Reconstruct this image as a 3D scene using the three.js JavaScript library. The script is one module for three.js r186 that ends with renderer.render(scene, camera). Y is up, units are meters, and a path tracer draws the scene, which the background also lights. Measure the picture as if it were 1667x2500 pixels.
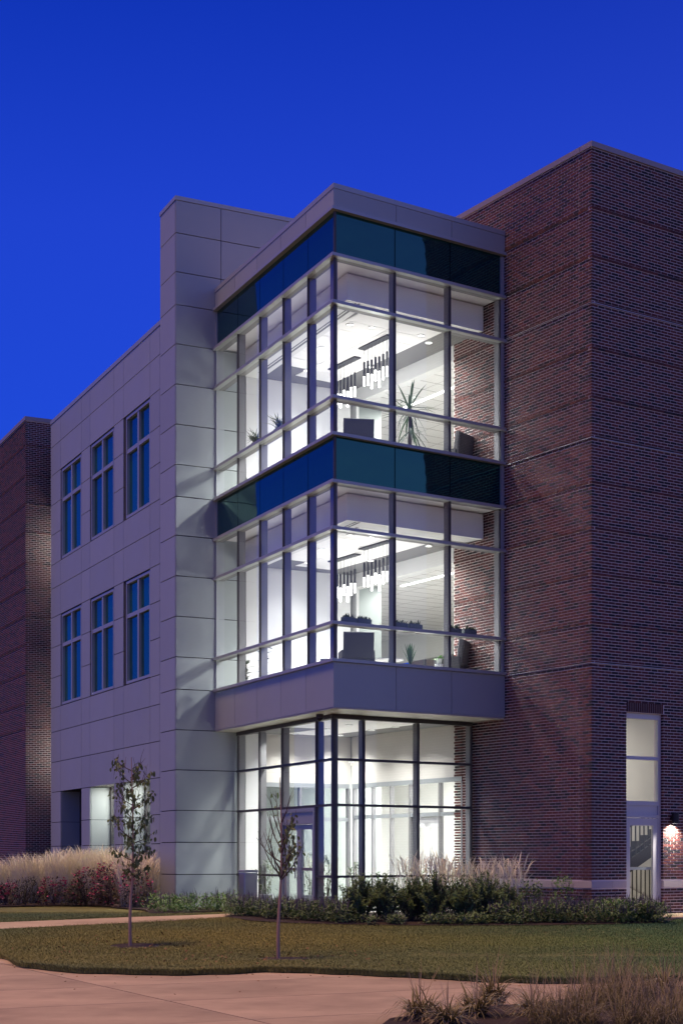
import * as THREE from 'three';
import { mergeGeometries } from 'three/addons/utils/BufferGeometryUtils.js';
import { RectAreaLightUniformsLib } from 'three/addons/lights/RectAreaLightUniformsLib.js';

// ---------------------------------------------------------------- camera, sky, sun, exposure
const scene = new THREE.Scene();
const camera = new THREE.PerspectiveCamera(36.35, 682 / 1024, 0.1, 600);
camera.position.set(0, 1.3, 0);
camera.lookAt(0, 1.3, -10);
camera.setViewOffset(682, 1024, 0, -346.1, 682, 1024);       // shift lens: the verticals stay upright
camera.updateProjectionMatrix();

const renderer = new THREE.WebGLRenderer({ antialias: true });
renderer.setSize(682, 1024);
renderer.toneMapping = THREE.LinearToneMapping;
renderer.toneMappingExposure = 1;
renderer.shadowMap.enabled = true;
RectAreaLightUniformsLib.init();

const SUN = new THREE.Vector3(-0.28, 0.95, 0.10).normalize();
{ // dusk sky: deep blue, paler towards the horizon, afterglow low behind the camera
  const W = 1024, Hh = 512, d = new Float32Array(W * Hh * 4);
  const keys = [[-90, .05, .07, .20], [0, .020, .105, .66], [8, .012, .086, .68], [16, .012, .064, .68], [22, .012, .054, .62], [30, .003, .030, .44], [50, .003, .020, .25], [90, .003, .014, .16]];
  for (let j = 0; j < Hh; j++) {
    const e = ((j + .5) / Hh - .5) * 180;
    let k = 0; while (k < keys.length - 2 && e > keys[k + 1][0]) k++;
    const a = keys[k], b = keys[k + 1], t = Math.min(1, Math.max(0, (e - a[0]) / (b[0] - a[0])));
    for (let i = 0; i < W; i++) {
      const az = ((i + .5) / W - .5) * 2 * Math.PI, x = Math.cos(az), z = Math.sin(az);
      const c = (x * 0.92 + z * 0.39);                       // towards the afterglow
      const g = Math.exp(-Math.max(0, e) / 16) * Math.pow(Math.max(0, .5 + .5 * c), 3);
      const o = (j * W + i) * 4;
      d[o] = a[1] + (b[1] - a[1]) * t + g * .46; d[o + 1] = a[2] + (b[2] - a[2]) * t + g * .47; d[o + 2] = a[3] + (b[3] - a[3]) * t + g * .30; d[o + 3] = 1;
    }
  }
  const sky = new THREE.DataTexture(d, W, Hh, THREE.RGBAFormat, THREE.FloatType);
  sky.mapping = THREE.EquirectangularReflectionMapping; sky.magFilter = THREE.LinearFilter; sky.minFilter = THREE.LinearFilter; sky.needsUpdate = true;
  scene.background = sky; scene.environment = sky;
}
const sun = new THREE.DirectionalLight(new THREE.Color().setRGB(1, .58, .31), 2.85);
sun.position.copy(SUN).multiplyScalar(60).add(new THREE.Vector3(0, 0, -35)); sun.target.position.set(0, 0, -35);
sun.castShadow = true; sun.shadow.radius = 30; sun.shadow.mapSize.set(2048, 2048);
Object.assign(sun.shadow.camera, { left: -30, right: 30, top: 30, bottom: -30, near: 1, far: 150 });
scene.add(sun, sun.target);

// ---------------------------------------------------------------- helpers
let seed = 7;
const rnd = () => { seed = (seed + 0x6D2B79F5) | 0; let t = Math.imul(seed ^ (seed >>> 15), 1 | seed); t = (t + Math.imul(t ^ (t >>> 7), 61 | t)) ^ t; return ((t ^ (t >>> 14)) >>> 0) / 4294967296; };
const rr = (a, b) => a + (b - a) * rnd();
const used = {};
const numbered = n => { const k = used[n] = (used[n] ?? -1) + 1; return k ? `${n}_${String(k).padStart(3, '0')}` : n; };
const V = (x, y, z) => new THREE.Vector3(x, y, z);
function thing(name, label, category, [x, y, z] = [0, 0, 0], group) {
  const o = new THREE.Group(); o.name = numbered(name); o.position.set(x, y, z); o.userData = { label, category };
  if (group) o.userData.group = group;
  scene.add(o); return o;
}
function mesh(name, geo, mat, parent) {
  const m = new THREE.Mesh(geo, mat); m.castShadow = m.receiveShadow = true;
  m.name = parent ? name : numbered(name); (parent ?? scene).add(m); return m;
}
function struct(name, geo, mat) { const m = mesh(name, geo, mat); m.userData.kind = 'structure'; return m; }
// a wall frame: origin (x, depth), turn a; local x to the right along the wall, z out of the wall
const T1 = THREE.MathUtils.degToRad(26.02), T2 = THREE.MathUtils.degToRad(33.3), Q = Math.PI / 2;
const fr = (x, d, a) => ({ x, z: -d, a, c: Math.cos(a), s: Math.sin(a) });
const at = (f, lx, ly, lz) => V(f.x + lx * f.c + lz * f.s, ly, f.z - lx * f.s + lz * f.c);
const sub = (f, lx, lz) => { const p = at(f, lx, 0, lz); return { x: p.x, z: p.z, a: f.a, c: f.c, s: f.s }; };
const P2 = (f, lx, lz = 0) => { const p = at(f, lx, 0, lz); return [p.x, -p.z]; };     // plan point (x, depth)
const boxes = new Map();
function boxGeo(w, h, d) {
  const k = [w, h, d].map(v => v.toFixed(4)).join();
  if (!boxes.has(k)) {
    const g = new THREE.BoxGeometry(w, h, d), uv = g.attributes.uv, s = [[d, h], [d, h], [w, d], [w, d], [w, h], [w, h]];
    for (let i = 0; i < 24; i++) { const [a, b] = s[i >> 2]; uv.setXY(i, uv.getX(i) * a, uv.getY(i) * b); }
    boxes.set(k, g);
  }
  return boxes.get(k);
}
function place(m, f, lx, ly, lz) {
  const p = at(f, lx, ly, lz); const par = m.parent;
  if (par && par !== scene) { par.updateMatrixWorld(true); p.applyMatrix4(par.matrixWorld.clone().invert()); }
  m.position.copy(p); m.rotation.y = f.a - (par && par !== scene ? par.userData.turn ?? 0 : 0); return m;
}
function bx(parent, name, mat, f, x0, x1, y0, y1, z0, z1) {
  return place(mesh(name, boxGeo(x1 - x0, y1 - y0, z1 - z0), mat, parent), f, (x0 + x1) / 2, (y0 + y1) / 2, (z0 + z1) / 2);
}
function sheet(parent, name, mat, f, x0, x1, y0, y1, z) {
  return place(mesh(name, new THREE.PlaneGeometry(x1 - x0, y1 - y0), mat, parent), f, (x0 + x1) / 2, (y0 + y1) / 2, z);
}
// an upright prism over a plan polygon of (x, depth) points
function prismGeo(pts, y0, y1, o = [0, 0, 0]) {
  const c = pts.map(p => new THREE.Vector2(p[0], p[1]));
  if (THREE.ShapeUtils.isClockWise(c)) c.reverse();
  const pos = [], uv = [], n = c.length, tri = THREE.ShapeUtils.triangulateShape(c, []);
  const put = (p, y, u, v) => { pos.push(p.x - o[0], y - o[1], -p.y - o[2]); uv.push(u, v); };
  for (const [a, b, d] of tri) {
    for (const k of [a, b, d]) put(c[k], y1, c[k].x, c[k].y);
    for (const k of [a, d, b]) put(c[k], y0, c[k].x, c[k].y);
  }
  for (let i = 0; i < n; i++) {
    const p = c[i], q = c[(i + 1) % n], l = p.distanceTo(q);
    put(p, y0, 0, y0); put(q, y0, l, y0); put(q, y1, l, y1); put(p, y0, 0, y0); put(q, y1, l, y1); put(p, y1, 0, y1);
  }
  const g = new THREE.BufferGeometry();
  g.setAttribute('position', new THREE.Float32BufferAttribute(pos, 3)); g.setAttribute('uv', new THREE.Float32BufferAttribute(uv, 2));
  g.computeVertexNormals(); return g;
}
const org = p => p ? [p.position.x, p.position.y, p.position.z] : [0, 0, 0];
const prism = (parent, name, mat, pts, y0, y1) => mesh(name, prismGeo(pts, y0, y1, org(parent)), mat, parent);
const along = (p, d, k) => [p[0] + d[0] * k, p[1] + d[1] * k];
const R1 = [Math.cos(T1), Math.sin(T1)], L1 = [-Math.sin(T1), Math.cos(T1)], R2 = [Math.cos(T2), Math.sin(T2)], L2 = [-Math.sin(T2), Math.cos(T2)];
const meet = (p, u, q, v) => { const k = ((q[0] - p[0]) * v[1] - (q[1] - p[1]) * v[0]) / (u[0] * v[1] - u[1] * v[0]); return along(p, u, k); };

// tiling value noise
function noiseField(n, octaves, s0, sd) {
  const keep = seed; seed = sd; const out = new Float32Array(n * n); let amp = 1, tot = 0;
  for (let o = 0; o < octaves; o++) {
    const c = s0 << o, g = new Float32Array(c * c).map(() => rnd());
    for (let j = 0; j < n; j++) for (let i = 0; i < n; i++) {
      const x = i / n * c, y = j / n * c, x0 = x | 0, y0 = y | 0, u = x - x0, v = y - y0, su = u * u * (3 - 2 * u), sv = v * v * (3 - 2 * v), x1 = (x0 + 1) % c, y1 = (y0 + 1) % c;
      out[j * n + i] += amp * ((g[y0 * c + x0] * (1 - su) + g[y0 * c + x1] * su) * (1 - sv) + (g[y1 * c + x0] * (1 - su) + g[y1 * c + x1] * su) * sv);
    }
    tot += amp; amp *= .55;
  }
  seed = keep; for (let i = 0; i < out.length; i++) out[i] /= tot; return out;
}
function tex(n, fn, srgb, rep = 1) {
  const d = new Uint8Array(n * n * 4);
  for (let i = 0; i < n * n; i++) { const c = fn(i % n, (i / n) | 0, i); for (let k = 0; k < 3; k++) d[i * 4 + k] = Math.max(0, Math.min(255, c[k] * 255)); d[i * 4 + 3] = 255; }
  const t = new THREE.DataTexture(d, n, n); t.wrapS = t.wrapT = THREE.RepeatWrapping; t.magFilter = THREE.LinearFilter; t.minFilter = THREE.LinearMipmapLinearFilter; t.generateMipmaps = true;
  if (srgb) t.colorSpace = THREE.SRGBColorSpace; t.repeat.set(rep, rep); t.needsUpdate = true; return t;
}
const lin = (r, g, b) => new THREE.Color().setRGB(r, g, b);
const std = (r, g, b, rough = .7, metal = 0, more = {}) => new THREE.MeshStandardMaterial({ color: lin(r, g, b), roughness: rough, metalness: metal, ...more });
const phys = (r, g, b, rough, more = {}) => new THREE.MeshPhysicalMaterial({ color: lin(r, g, b), roughness: rough, ...more });

// ---------------------------------------------------------------- materials
const nA = noiseField(512, 6, 4, 11), nB = noiseField(512, 5, 16, 23), nC = noiseField(512, 4, 2, 31);
const grey = (f, lo, hi) => (x, y, i) => { const v = lo + (hi - lo) * f[i]; return [v, v, v]; };
const concreteMap = tex(512, (x, y, i) => { let v = .80 + .42 * (nA[i] - .5) + .40 * (nC[i] - .5) + .16 * (nB[i] - .5); return [v, v * .985, v * .96]; }, false, 1 / 3.1);
const fineBump = tex(512, grey(nB, 0, 1), false, 1 / .6);
const panelTone = tex(512, (x, y, i) => { const v = .93 + .10 * (nA[(y >> 3) * 512 + x] - .5) + .08 * (nC[i] - .5) + .04 * (nB[i] - .5); return [v, v, v]; }, false, 1 / 4.7);
const panelRough = tex(512, grey(nA, .82, 1.12), false, 1 / 2.3);
const M = {
  mortar: std(.72, .64, .60, .95, 0, { bumpMap: fineBump, bumpScale: .002 }),
  brick: std(1, 1, 1, .82, 0, { bumpMap: fineBump, bumpScale: .0015 }),
  stone: std(.47, .42, .40, .85, 0, { bumpMap: fineBump, bumpScale: .001 }),
  coping: std(.30, .27, .28, .5, .2),
  flash: std(.40, .40, .42, .4, .4),
  panels: [0, 1, 2, 3].map(k => std(.355 + k * .01, .40 + k * .01, .385 + k * .01, .46, .1, { map: panelTone, roughnessMap: panelRough })),
  backing: std(.02, .02, .025, .9),
  frame: std(.38, .415, .41, .42, .3),
  darkFrame: std(.06, .058, .06, .5, .1),
  inner: std(.2, .2, .205, .6, .0),
  glass: phys(.93, .95, .95, 0, { transmission: 1, thickness: 0, ior: 1.5 }),
  innerGlass: phys(.93, .95, .94, 0, { transmission: 1, thickness: 0, ior: 1.45 }),
  spandrel: phys(.002, .018, .030, .04, { ior: 2.3, specularColor: lin(.22, .80, .56) }),
  dark: phys(.002, .05, .06, .03, { ior: 2.4, specularColor: lin(.2, .9, .62) }),
  white: std(.66, .67, .66, .85),
  bright: std(.84, .84, .83, .85),
  beige: std(.56, .54, .50, .9),
  ceil: std(.80, .80, .79, .9),
  grid: std(.16, .16, .16, .8),
  carpet: std(.46, .45, .43, .95),
  soffit: std(.50, .48, .44, .5, .1),
  stoneFloor: std(.62, .60, .56, .35),
  stair: std(.045, .042, .04, .7),
  pendant: std(.05, .05, .052, .5, .2),
  chair: std(.085, .085, .092, .9, 0, { bumpMap: fineBump, bumpScale: .001 }),
  black: std(.012, .012, .014, .4, .2),
  pot: std(.11, .14, .15, .7),
  potPale: std(.25, .27, .28, .6),
  steel: std(.45, .45, .47, .3, .9),
  lampWhite: new THREE.MeshStandardMaterial({ color: 0x111111, emissive: lin(1, .97, .92), emissiveIntensity: 5 }),
  lampTube: new THREE.MeshStandardMaterial({ color: 0x222222, emissive: lin(1, .98, .95), emissiveIntensity: 4 }),
  lampWarm: new THREE.MeshStandardMaterial({ color: 0x222222, emissive: lin(1, .85, .66), emissiveIntensity: 12 }),
};
const wavy = tex(256, (x, y) => { const v = nC[(y * 2) * 512 + x * 2]; return [v, v, v]; }, false, .35);
M.spandrel.bumpMap = M.dark.bumpMap = wavy; M.spandrel.bumpScale = M.dark.bumpScale = .012;
const panelMat = () => M.panels[(rnd() * 4) | 0];

// ---------------------------------------------------------------- frames and key plan points
const BR = fr(5.5374, 34.587, T2), BL = fr(5.5374, 34.587, T2 - Q);          // brick block corner: right face, left face
const GR = fr(-.1541, 34.516, T2), GL = fr(-.1541, 34.516, T1 - Q);          // glass bay corner
const TR = fr(-4.2879, 40.4057, T1), TL = fr(-4.2879, 40.4057, T1 - Q);      // metal fin corner
const wo = P2(TR, .9375); const WL = fr(wo[0], wo[1], T1 - Q);               // recessed metal wing
const G0R = fr(-.1836, 35.842, T2), G0L = fr(-.1836, 35.842, T1 - Q);        // ground floor glazing, set back
const FR = fr(-11.225, 55.5, T1), FL = fr(-11.225, 55.5, T1 - Q);            // far brick block
const bayC = [-.1541, 34.516], bayL = P2(GL, -7.106), bayR = P2(GR, 4.796);
const XX = meet(P2(TR, 0), R1, P2(BL, 0), L2);                               // where the fin line meets the brick line indoors
const ROWS = [.0, .875, 1.71, 2.54, 3.59, 4.63, 5.68, 6.52, 7.57, 8.62, 9.67, 10.68, 11.51, 12.55, 13.59, 14.63, 15.65, 16.50, 17.51, 18.36];

// ---------------------------------------------------------------- ground
const gy = d => -.34 * Math.min(1, Math.max(0, (34 - d) / 8));
const EDGE = [[-40, 30], [-9, 28.2], [-5.74, 26.2], [-4.76, 23.74], [-3.78, 22.7], [-2.39, 22.3], [-1.74, 22.5], [-1.09, 22.95], [-.5, 22.75], [0, 22.46], [.92, 21.91], [2.05, 21.05], [2.91, 20.81], [4.7, 21.3], [9, 22.5], [40, 26]];
const edge = x => { let k = 0; while (k < EDGE.length - 2 && x > EDGE[k + 1][0]) k++; const a = EDGE[k], b = EDGE[k + 1], t = (x - a[0]) / (b[0] - a[0]); const s = Math.abs(b[0] - a[0]) < 4 ? t * t * (3 - 2 * t) * .5 + t * .5 : t; return a[1] + (b[1] - a[1]) * s; };
const grassMap = tex(512, (x, y, i) => { const t = nC[i] * .6 + nA[i] * .4; const v = .75 + .6 * (nB[i] - .5); return [(.075 + .035 * t) * v * 3, (.094 + .012 * t) * v * 3, .026 * v * 3]; }, false, 1 / 6.3);
M.turf = new THREE.MeshStandardMaterial({ color: lin(.60, .60, .56), map: grassMap, roughness: 1 });
M.earth = std(.035, .024, .017, 1, 0, { bumpMap: fineBump, bumpScale: .02 });
M.concrete = new THREE.MeshStandardMaterial({ color: lin(.50, .40, .275), map: concreteMap, roughness: .9, bumpMap: fineBump, bumpScale: .0015 });
M.concrete2 = new THREE.MeshStandardMaterial({ color: lin(.455, .365, .25), map: concreteMap, roughness: .9, bumpMap: fineBump, bumpScale: .0015 });
function gridSurface(us, vs, fn) {                                         // fn(u, v) -> [x, y, depth]
  const pos = [], uv = [], idx = [];
  us.forEach(u => vs.forEach(v => { const p = fn(u, v); pos.push(p[0], p[1], -p[2]); uv.push(p[0], p[2]); }));
  for (let i = 0; i < us.length - 1; i++) for (let j = 0; j < vs.length - 1; j++) { const a = i * vs.length + j, b = a + vs.length; idx.push(a, b, a + 1, b, b + 1, a + 1); }
  const g = new THREE.BufferGeometry(); g.setAttribute('position', new THREE.Float32BufferAttribute(pos, 3)); g.setAttribute('uv', new THREE.Float32BufferAttribute(uv, 2)); g.setIndex(idx); g.computeVertexNormals(); return g;
}
const lins = (a, b, n) => Array.from({ length: n + 1 }, (_, i) => a + (b - a) * i / n);
struct('ground', gridSurface(lins(-250, 250, 20), [-60, 0, 10, 20, 26, 30, 34, 60, 150, 400], (x, d) => [x, gy(d) - .14 - (d > 60 ? 0 : 0), d]), M.earth);
{
  const us = [-60, -40, -25, ...lins(-15, 12, 135), 20, 40, 60], vs = [-1, 0, .02, .06, .12, .2, .3, .4, .5, .7, 1];
  struct('lawn', gridSurface(us, vs, (x, v) => {
    const e = edge(x); if (v < 0) return [x, -.46, e + .005];
    const d = e + Math.min(v, 1) * (90 - e) * (v < 1 ? .28 : 1);
    return [x, gy(d) - (v === 0 ? .035 : 0), d];
  }), M.turf);
}
{ // walkway between the lawns
  const up = [[-30, 27], [-7.0, 32.6], [-5.47, 33.4], [-4.43, 34.0], [-3.4, 34.9], [-2.5, 36.0]], lo = [[-30, 25], [-6.8, 31.0], [-5.32, 31.9], [-4.31, 32.5], [-3.3, 33.2], [-2.2, 34.3]];
  const pts = [...up, [-1.2, 37.4], [-.2, 36.4], ...lo.reverse()];
  const g = gridSurface(lins(0, 7, 7), [0, 1], (i, v) => { const a = [...up, [-1.3, 37.6], [-.6, 38]][i], b = [[-30, 25], [-6.8, 31.0], [-5.32, 31.9], [-4.31, 32.5], [-3.3, 33.2], [-2.2, 34.3], [-.9, 35.6], [.2, 36.3]][i]; const x = a[0] + (b[0] - a[0]) * v, d = a[1] + (b[1] - a[1]) * v; return [x, gy(d) + .022, d]; });
  g.setIndex([...g.index.array].reverse()); g.computeVertexNormals();
  struct('path', g, M.concrete);
}
const BEDS = [];
const inPoly = (x, d, poly) => { let ok = false; for (let i = 0, j = poly.length - 1; i < poly.length; j = i++) { const [xi, yi] = poly[i], [xj, yj] = poly[j]; if ((yi > d) !== (yj > d) && x < (xj - xi) * (d - yi) / (yj - yi) + xi) ok = !ok; } return ok; };
{ // planting beds
  const bed = (pts) => { const s = new THREE.Shape(pts.map(p => new THREE.Vector2(p[0], p[1]))); const g = new THREE.ShapeGeometry(s, 4); const p = g.attributes.position; const out = []; for (let i = 0; i < p.count; i++) { const x = p.getX(i), d = p.getY(i); p.setXYZ(i, x, gy(d) + .03, -d); } const ix = g.index.array; for (let i = 0; i < ix.length; i += 3) { } g.computeVertexNormals(); return g; };
  struct('planting_bed', bed(BEDS[0] = [[-2.6, 34.2], [-1.9, 32.9], [-1, 32.3], [.2, 31.95], [1.4, 31.75], [3.9, 31.8], [5.6, 32.1], [6.7, 32.5], [7.2, 33.5], [7.0, 35.3], [5.54, 34.5], [3.0, 38.2], [-.15, 35.7], [-1.6, 38.4]]), M.earth);
  struct('planting_bed', bed(BEDS[1] = [[-16, 43], [-8.95, 41.1], [-7.2, 42.0], [-6.3, 41.5], [-5.64, 39.8], [-4.85, 38.4], [-4.4, 35.9], [-3.5, 36.3], [-2.7, 37.2], [-2.6, 41], [-4.2, 40.4], [-10, 54], [-16, 56]]), M.earth);
}
{ // concrete slabs of the forecourt, each a piece
  const F = fr(-.81, 16.0, THREE.MathUtils.degToRad(27.3));
  const g = thing('pavement', 'broad pinkish concrete forecourt of large jointed slabs before the lawn', 'pavement'); g.userData = { kind: 'structure' };
  for (let i = -9; i < 9; i++) for (let j = -9; j < 9; j++) bx(g, 'slab', (i * 7 + j * 3) & 1 ? M.concrete : M.concrete2, F, i * 4.6, i * 4.6 + 4.576, -.5, -.38 + ((i * 5 + j * 11) % 5) * .0006, j * 2.36 - .25, j * 2.36 + 2.088);
}
struct('landing', prismGeo([[6.75, 33.3], [8.2, 33.9], [10, 36.5], [8.6, 36.55], [6.2, 34.95]].map(p => p), -.2, .03), M.concrete);

// ---------------------------------------------------------------- brickwork
const BL_ = .2032, BH = .0677, J = .0150, BW = .092;
const brickColors = [[.125, .034, .028], [.105, .030, .026], [.086, .027, .025], [.066, .024, .024], [.135, .042, .034], [.024, .018, .020], [.016, .013, .016], [.074, .036, .029]].map(c => lin(...c));
const brickTone = () => { const r = rnd(), c = brickColors[r < .2 ? 0 : r < .38 ? 1 : r < .52 ? 2 : r < .64 ? 3 : r < .72 ? 4 : r < .84 ? 5 : r < .93 ? 6 : 7].clone(); return c.multiplyScalar(rr(.6, 1.02)); };
const brickGeo = boxGeo(BL_ - J, BH - J, BW);
const brickMats = Array.from({ length: 14 }, () => new THREE.MeshStandardMaterial({ color: brickTone(), roughness: .82, bumpMap: fineBump, bumpScale: .0015 }));
// the spans of one course; side 1: wall runs right from the corner at x = 0, side -1: runs left from it
function courses(side, len, y0, y1, holes, fn) {
  for (let r = Math.round(y0 / BH); (r + 1) * BH <= y1 + .02; r++) {
    const ya = r * BH + J / 2, ym = ya + (BH - J) / 2, odd = r & 1, start = side > 0 ? (odd ? BW + J : 0) : (odd ? 0 : BW + J);
    for (let s = start; s < len - .03; s += BL_) {
      let spans = [[s, Math.min(s + BL_ - J, len)]];
      for (const h of holes) if (ym > h[2] && ym < h[3]) spans = spans.flatMap(([a, b]) => b <= h[0] || a >= h[1] ? [[a, b]] : [[a, Math.min(b, h[0])], [Math.max(a, h[1]), b]].filter(([p, q]) => q - p > .02));
      for (const [a, b] of spans) fn(side * (a + b) / 2, ym, b - a, r);
    }
  }
}
const BANDS = [5.636, 6.524, 7.58, 8.604, 9.64, 10.64, 11.512, 12.58, 13.629, 14.601, 15.673].map(y => Math.round(y / BH));
function layBricks(parent, list, near) {                                   // list: [frame, x, y, width, z]
  const rows = list.map(b => ({ b, n: near ? Math.hypot(...near(b)) : 0 })).sort((p, q) => p.n - q.n), own = near ? 290 : 0;
  const rest = rows.slice(own), im = new THREE.InstancedMesh(brickGeo, M.brick, rest.length), m4 = new THREE.Matrix4(), q = new THREE.Quaternion(), o = parent.position;
  rows.slice(0, own).forEach(({ b: [f, x, y, w, z] }) => { const k = mesh('brick', brickGeo, brickMats[(rnd() * 14) | 0], parent); place(k, f, x, y, z - BW / 2); k.scale.x = w / (BL_ - J); });
  rest.forEach(({ b: [f, x, y, w, z] }, i) => {
    q.setFromAxisAngle(V(0, 1, 0), f.a); m4.compose(at(f, x, y, z - BW / 2).sub(o), q, V(w / (BL_ - J), 1, 1)); im.setMatrixAt(i, m4); const fi = (Math.abs(Math.round(y * 16)) % 512) * 512 + (Math.abs(Math.round(x * 22 + f.a * 90)) % 512); im.setColorAt(i, brickTone().multiplyScalar(.72 + .56 * nC[fi] + .4 * (nA[fi] - .5)));
  });
  im.name = 'brickwork'; im.userData.kind = 'stuff'; im.castShadow = im.receiveShadow = true; parent.add(im);
}
// ---- the tall brick block on the right
{
  const p = P2(BR, 0);
  const B = thing('brick_building', 'tall dark red brick block at the right with a pale stone band near its foot', 'building', [p[0], 0, -p[1]]);
  const DX0 = 1.05, DX1 = 2.20, DY1 = 4.59, LEN = 9;
  const list = [], push = f => (x, y, w, r) => list.push([f, x, y, w, BANDS.includes(r) ? .014 : BANDS.includes(r + 1) ? -.003 : 0]);
  const stone = [-1, 99, .63, .785], holesR = [[DX0, DX1, -1, DY1], [DX0, DX1 + .02, DY1, DY1 + .235], stone], holesL = [stone, [.428, .440, -1, 20]];
  courses(1, LEN, 0, 17.06, holesR, push(BR)); courses(-1, 5.0, 0, 17.06, holesL, push(BL));
  layBricks(B, list, ([f, x, y]) => f === BR ? [x, y - 1.9] : [x * 1.1, y - 1.9]);
  // mortar
  const mz = -.007;
  bx(B, 'mortar', M.mortar, BR, -mz * -1 + .014, DX0 - .006, 0, 17.07, -.3, mz); bx(B, 'mortar', M.mortar, BR, DX1 + .006, LEN, 0, 17.07, -.3, mz); bx(B, 'mortar', M.mortar, BR, DX0 - .006, DX1 + .006, DY1 + .006, 17.07, -.3, mz);
  bx(B, 'mortar', M.mortar, BL, -4.65, -.31, 0, 4.7, -.3, mz); bx(B, 'mortar', M.mortar, BL, -5.0, -.31, 4.7, 17.07, -.3, mz); bx(B, 'mortar', M.mortar, BL, -.309, mz - .001, 0, 17.07, -.29, mz);
  // stone band
  for (let x = -.012; x < 1; x += .62) bx(B, 'stone', M.stone, BR, x, Math.min(x + .614, DX0 - .002), .632, .782, -.1, .012);
  for (let x = DX1 + .004; x < LEN; x += .62) bx(B, 'stone', M.stone, BR, x, x + .614, .632, .782, -.1, .012);
  for (let x = -.102; x > -4.6; x -= .62) bx(B, 'stone', M.stone, BL, Math.max(x - .614, -4.2), x, .632, .782, -.1, .012);
  // soldier course over the door
  for (let x = DX0; x < DX1; x += .0677) { const b = mesh('brick', brickGeo, brickMats[(rnd() * 14) | 0], B); place(b, BR, x + .034, DY1 + .122, -BW / 2 + .002); b.rotation.order = 'YXZ'; b.rotation.z = Q; b.scale.x = 1.13; }
  // thin metal flashings at the floors
  for (const y of [5.63, 10.63, 13.62]) { bx(B, 'flashing', M.flash, BR, -.022, LEN, y, y + .014, -.02, .022); bx(B, 'flashing', M.flash, BL, -3.0, .0, y, y + .014, -.02, .022); }
  // roof and coping
  prism(B, 'roof', M.backing, [P2(BR, .1, -.1), P2(BR, LEN, -.1), P2(BR, LEN, -14), P2(BR, .1, -14)], 16.4, 16.6);
  bx(B, 'coping', M.coping, BR, -.03, 1.5, 17.08, 17.20, -.35, .035);
  for (let x = 1.504; x < LEN; x += 1.9) bx(B, 'coping', M.coping, BR, x, x + 1.896, 17.08, 17.20, -.35, .035);
  for (let x = -.36; x > -9; x -= 2.2) bx(B, 'coping', M.coping, BL, x - 2.196, x, 17.08, 17.20, -.33, .034);
  bx(B, 'brick_parapet', M.mortar, BL, -9, -5.0, 16, 17.06, -.3, -.02);
  bx(B, 'rear_wall', M.mortar, BR, LEN - .3, LEN, 0, 17.06, -14, -.31);
  // tall door opening: frame, panes, panel, door
  const z = -.10, fz = z + .02;
  const D = thing('doorway', '', ''); scene.remove(D); used.doorway = undefined; B.add(D); D.name = 'doorway'; D.userData = {}; 
  const FM = std(.50, .50, .52, .45, .2);
  const fb = (x0, x1, y0, y1, a = -.16, b = fz, n = 'frame') => bx(D, n, FM, BR, x0, x1, y0, y1, a, b);
  fb(DX0, DX0 + .05, 0, DY1); fb(DX1 - .09, DX1, 0, DY1); fb(DX0 + .05, DX1 - .09, DY1 - .12, DY1); fb(DX0 + .05, DX1 - .09, 3.54, 3.62); fb(DX0 + .05, DX1 - .09, 2.50, 2.60); fb(DX0 + .05, DX1 - .09, 2.22, 2.29);
  bx(D, 'panel', FM, BR, DX0 + .052, DX1 - .092, 2.29, 2.50, -.15, fz - .03);
  sheet(D, 'pane', M.glass, BR, DX0 + .05, DX1 - .09, 3.62, DY1 - .12, z - .02); sheet(D, 'pane', M.glass, BR, DX0 + .05, DX1 - .09, 2.60, 3.54, z - .02);
  const leaf = bx(D, 'door_leaf', FM, BR, DX0 + .055, DX0 + .195, .02, 2.21, -.15, fz - .008);
  bx(D, 'door_leaf', FM, BR, DX1 - .235, DX1 - .095, .02, 2.21, -.15, fz - .008); bx(D, 'door_leaf', FM, BR, DX0 + .195, DX1 - .235, 2.04, 2.21, -.15, fz - .008); bx(D, 'door_leaf', FM, BR, DX0 + .195, DX1 - .235, .02, .30, -.15, fz - .008);
  sheet(D, 'pane', M.glass, BR, DX0 + .195, DX1 - .235, .30, 2.04, z - .02);
  bx(D, 'push_bar', M.frame, BR, DX0 + .2, DX1 - .24, 1.03, 1.09, -.2, -.16);
  // stairwell behind it
  const S = (n, m, ...a) => bx(B, n, m, BR, ...a);
  S('stair_wall', M.beige, .45, .5, 0, 5.2, -4.2, -.31); S('stair_wall', M.beige, 7.3, 7.35, 0, 5.2, -4.2, -.31); S('stair_wall', M.beige, .5, 7.3, 0, 5.2, -4.25, -4.2); S('stair_ceiling', M.white, .45, 7.35, 5.2, 5.25, -4.25, -.31); S('stair_floor', M.carpet, .45, 7.35, -.05, .01, -4.25, -.16);
  S('wall_return', M.bright, 3.9, 4.3, 2.5, 5.2, -2.0, -1.9);
  const slant = (n, m, x0, x1, ya, yb, h, z0, z1) => { const k = S(n, m, 0, Math.hypot(x1 - x0, yb - ya), 0, h, z0, z1); k.rotation.order = 'YXZ'; k.rotation.z = Math.atan2(yb - ya, x1 - x0); k.position.copy(at(BR, (x0 + x1) / 2, (ya + yb) / 2, (z0 + z1) / 2).sub(B.position)); };
  const rise = x => .75 + (x - 2.0) * .52;                               // upper flight, seen from its side
  slant('stringer', M.stair, 2.0, 6.0, rise(2.0), rise(6.0), .28, -1.66, -1.60); slant('handrail', M.stair, 2.0, 6.0, rise(2.0) + .95, rise(6.0) + .95, .05, -1.66, -1.60); slant('rail', M.stair, 2.0, 6.0, rise(2.0) + .3, rise(6.0) + .3, .03, -1.65, -1.61);
  for (let x = 2.05; x < 6; x += .14) S('baluster', M.stair, x, x + .022, rise(x), rise(x) + .95, -1.645, -1.615);
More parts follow.
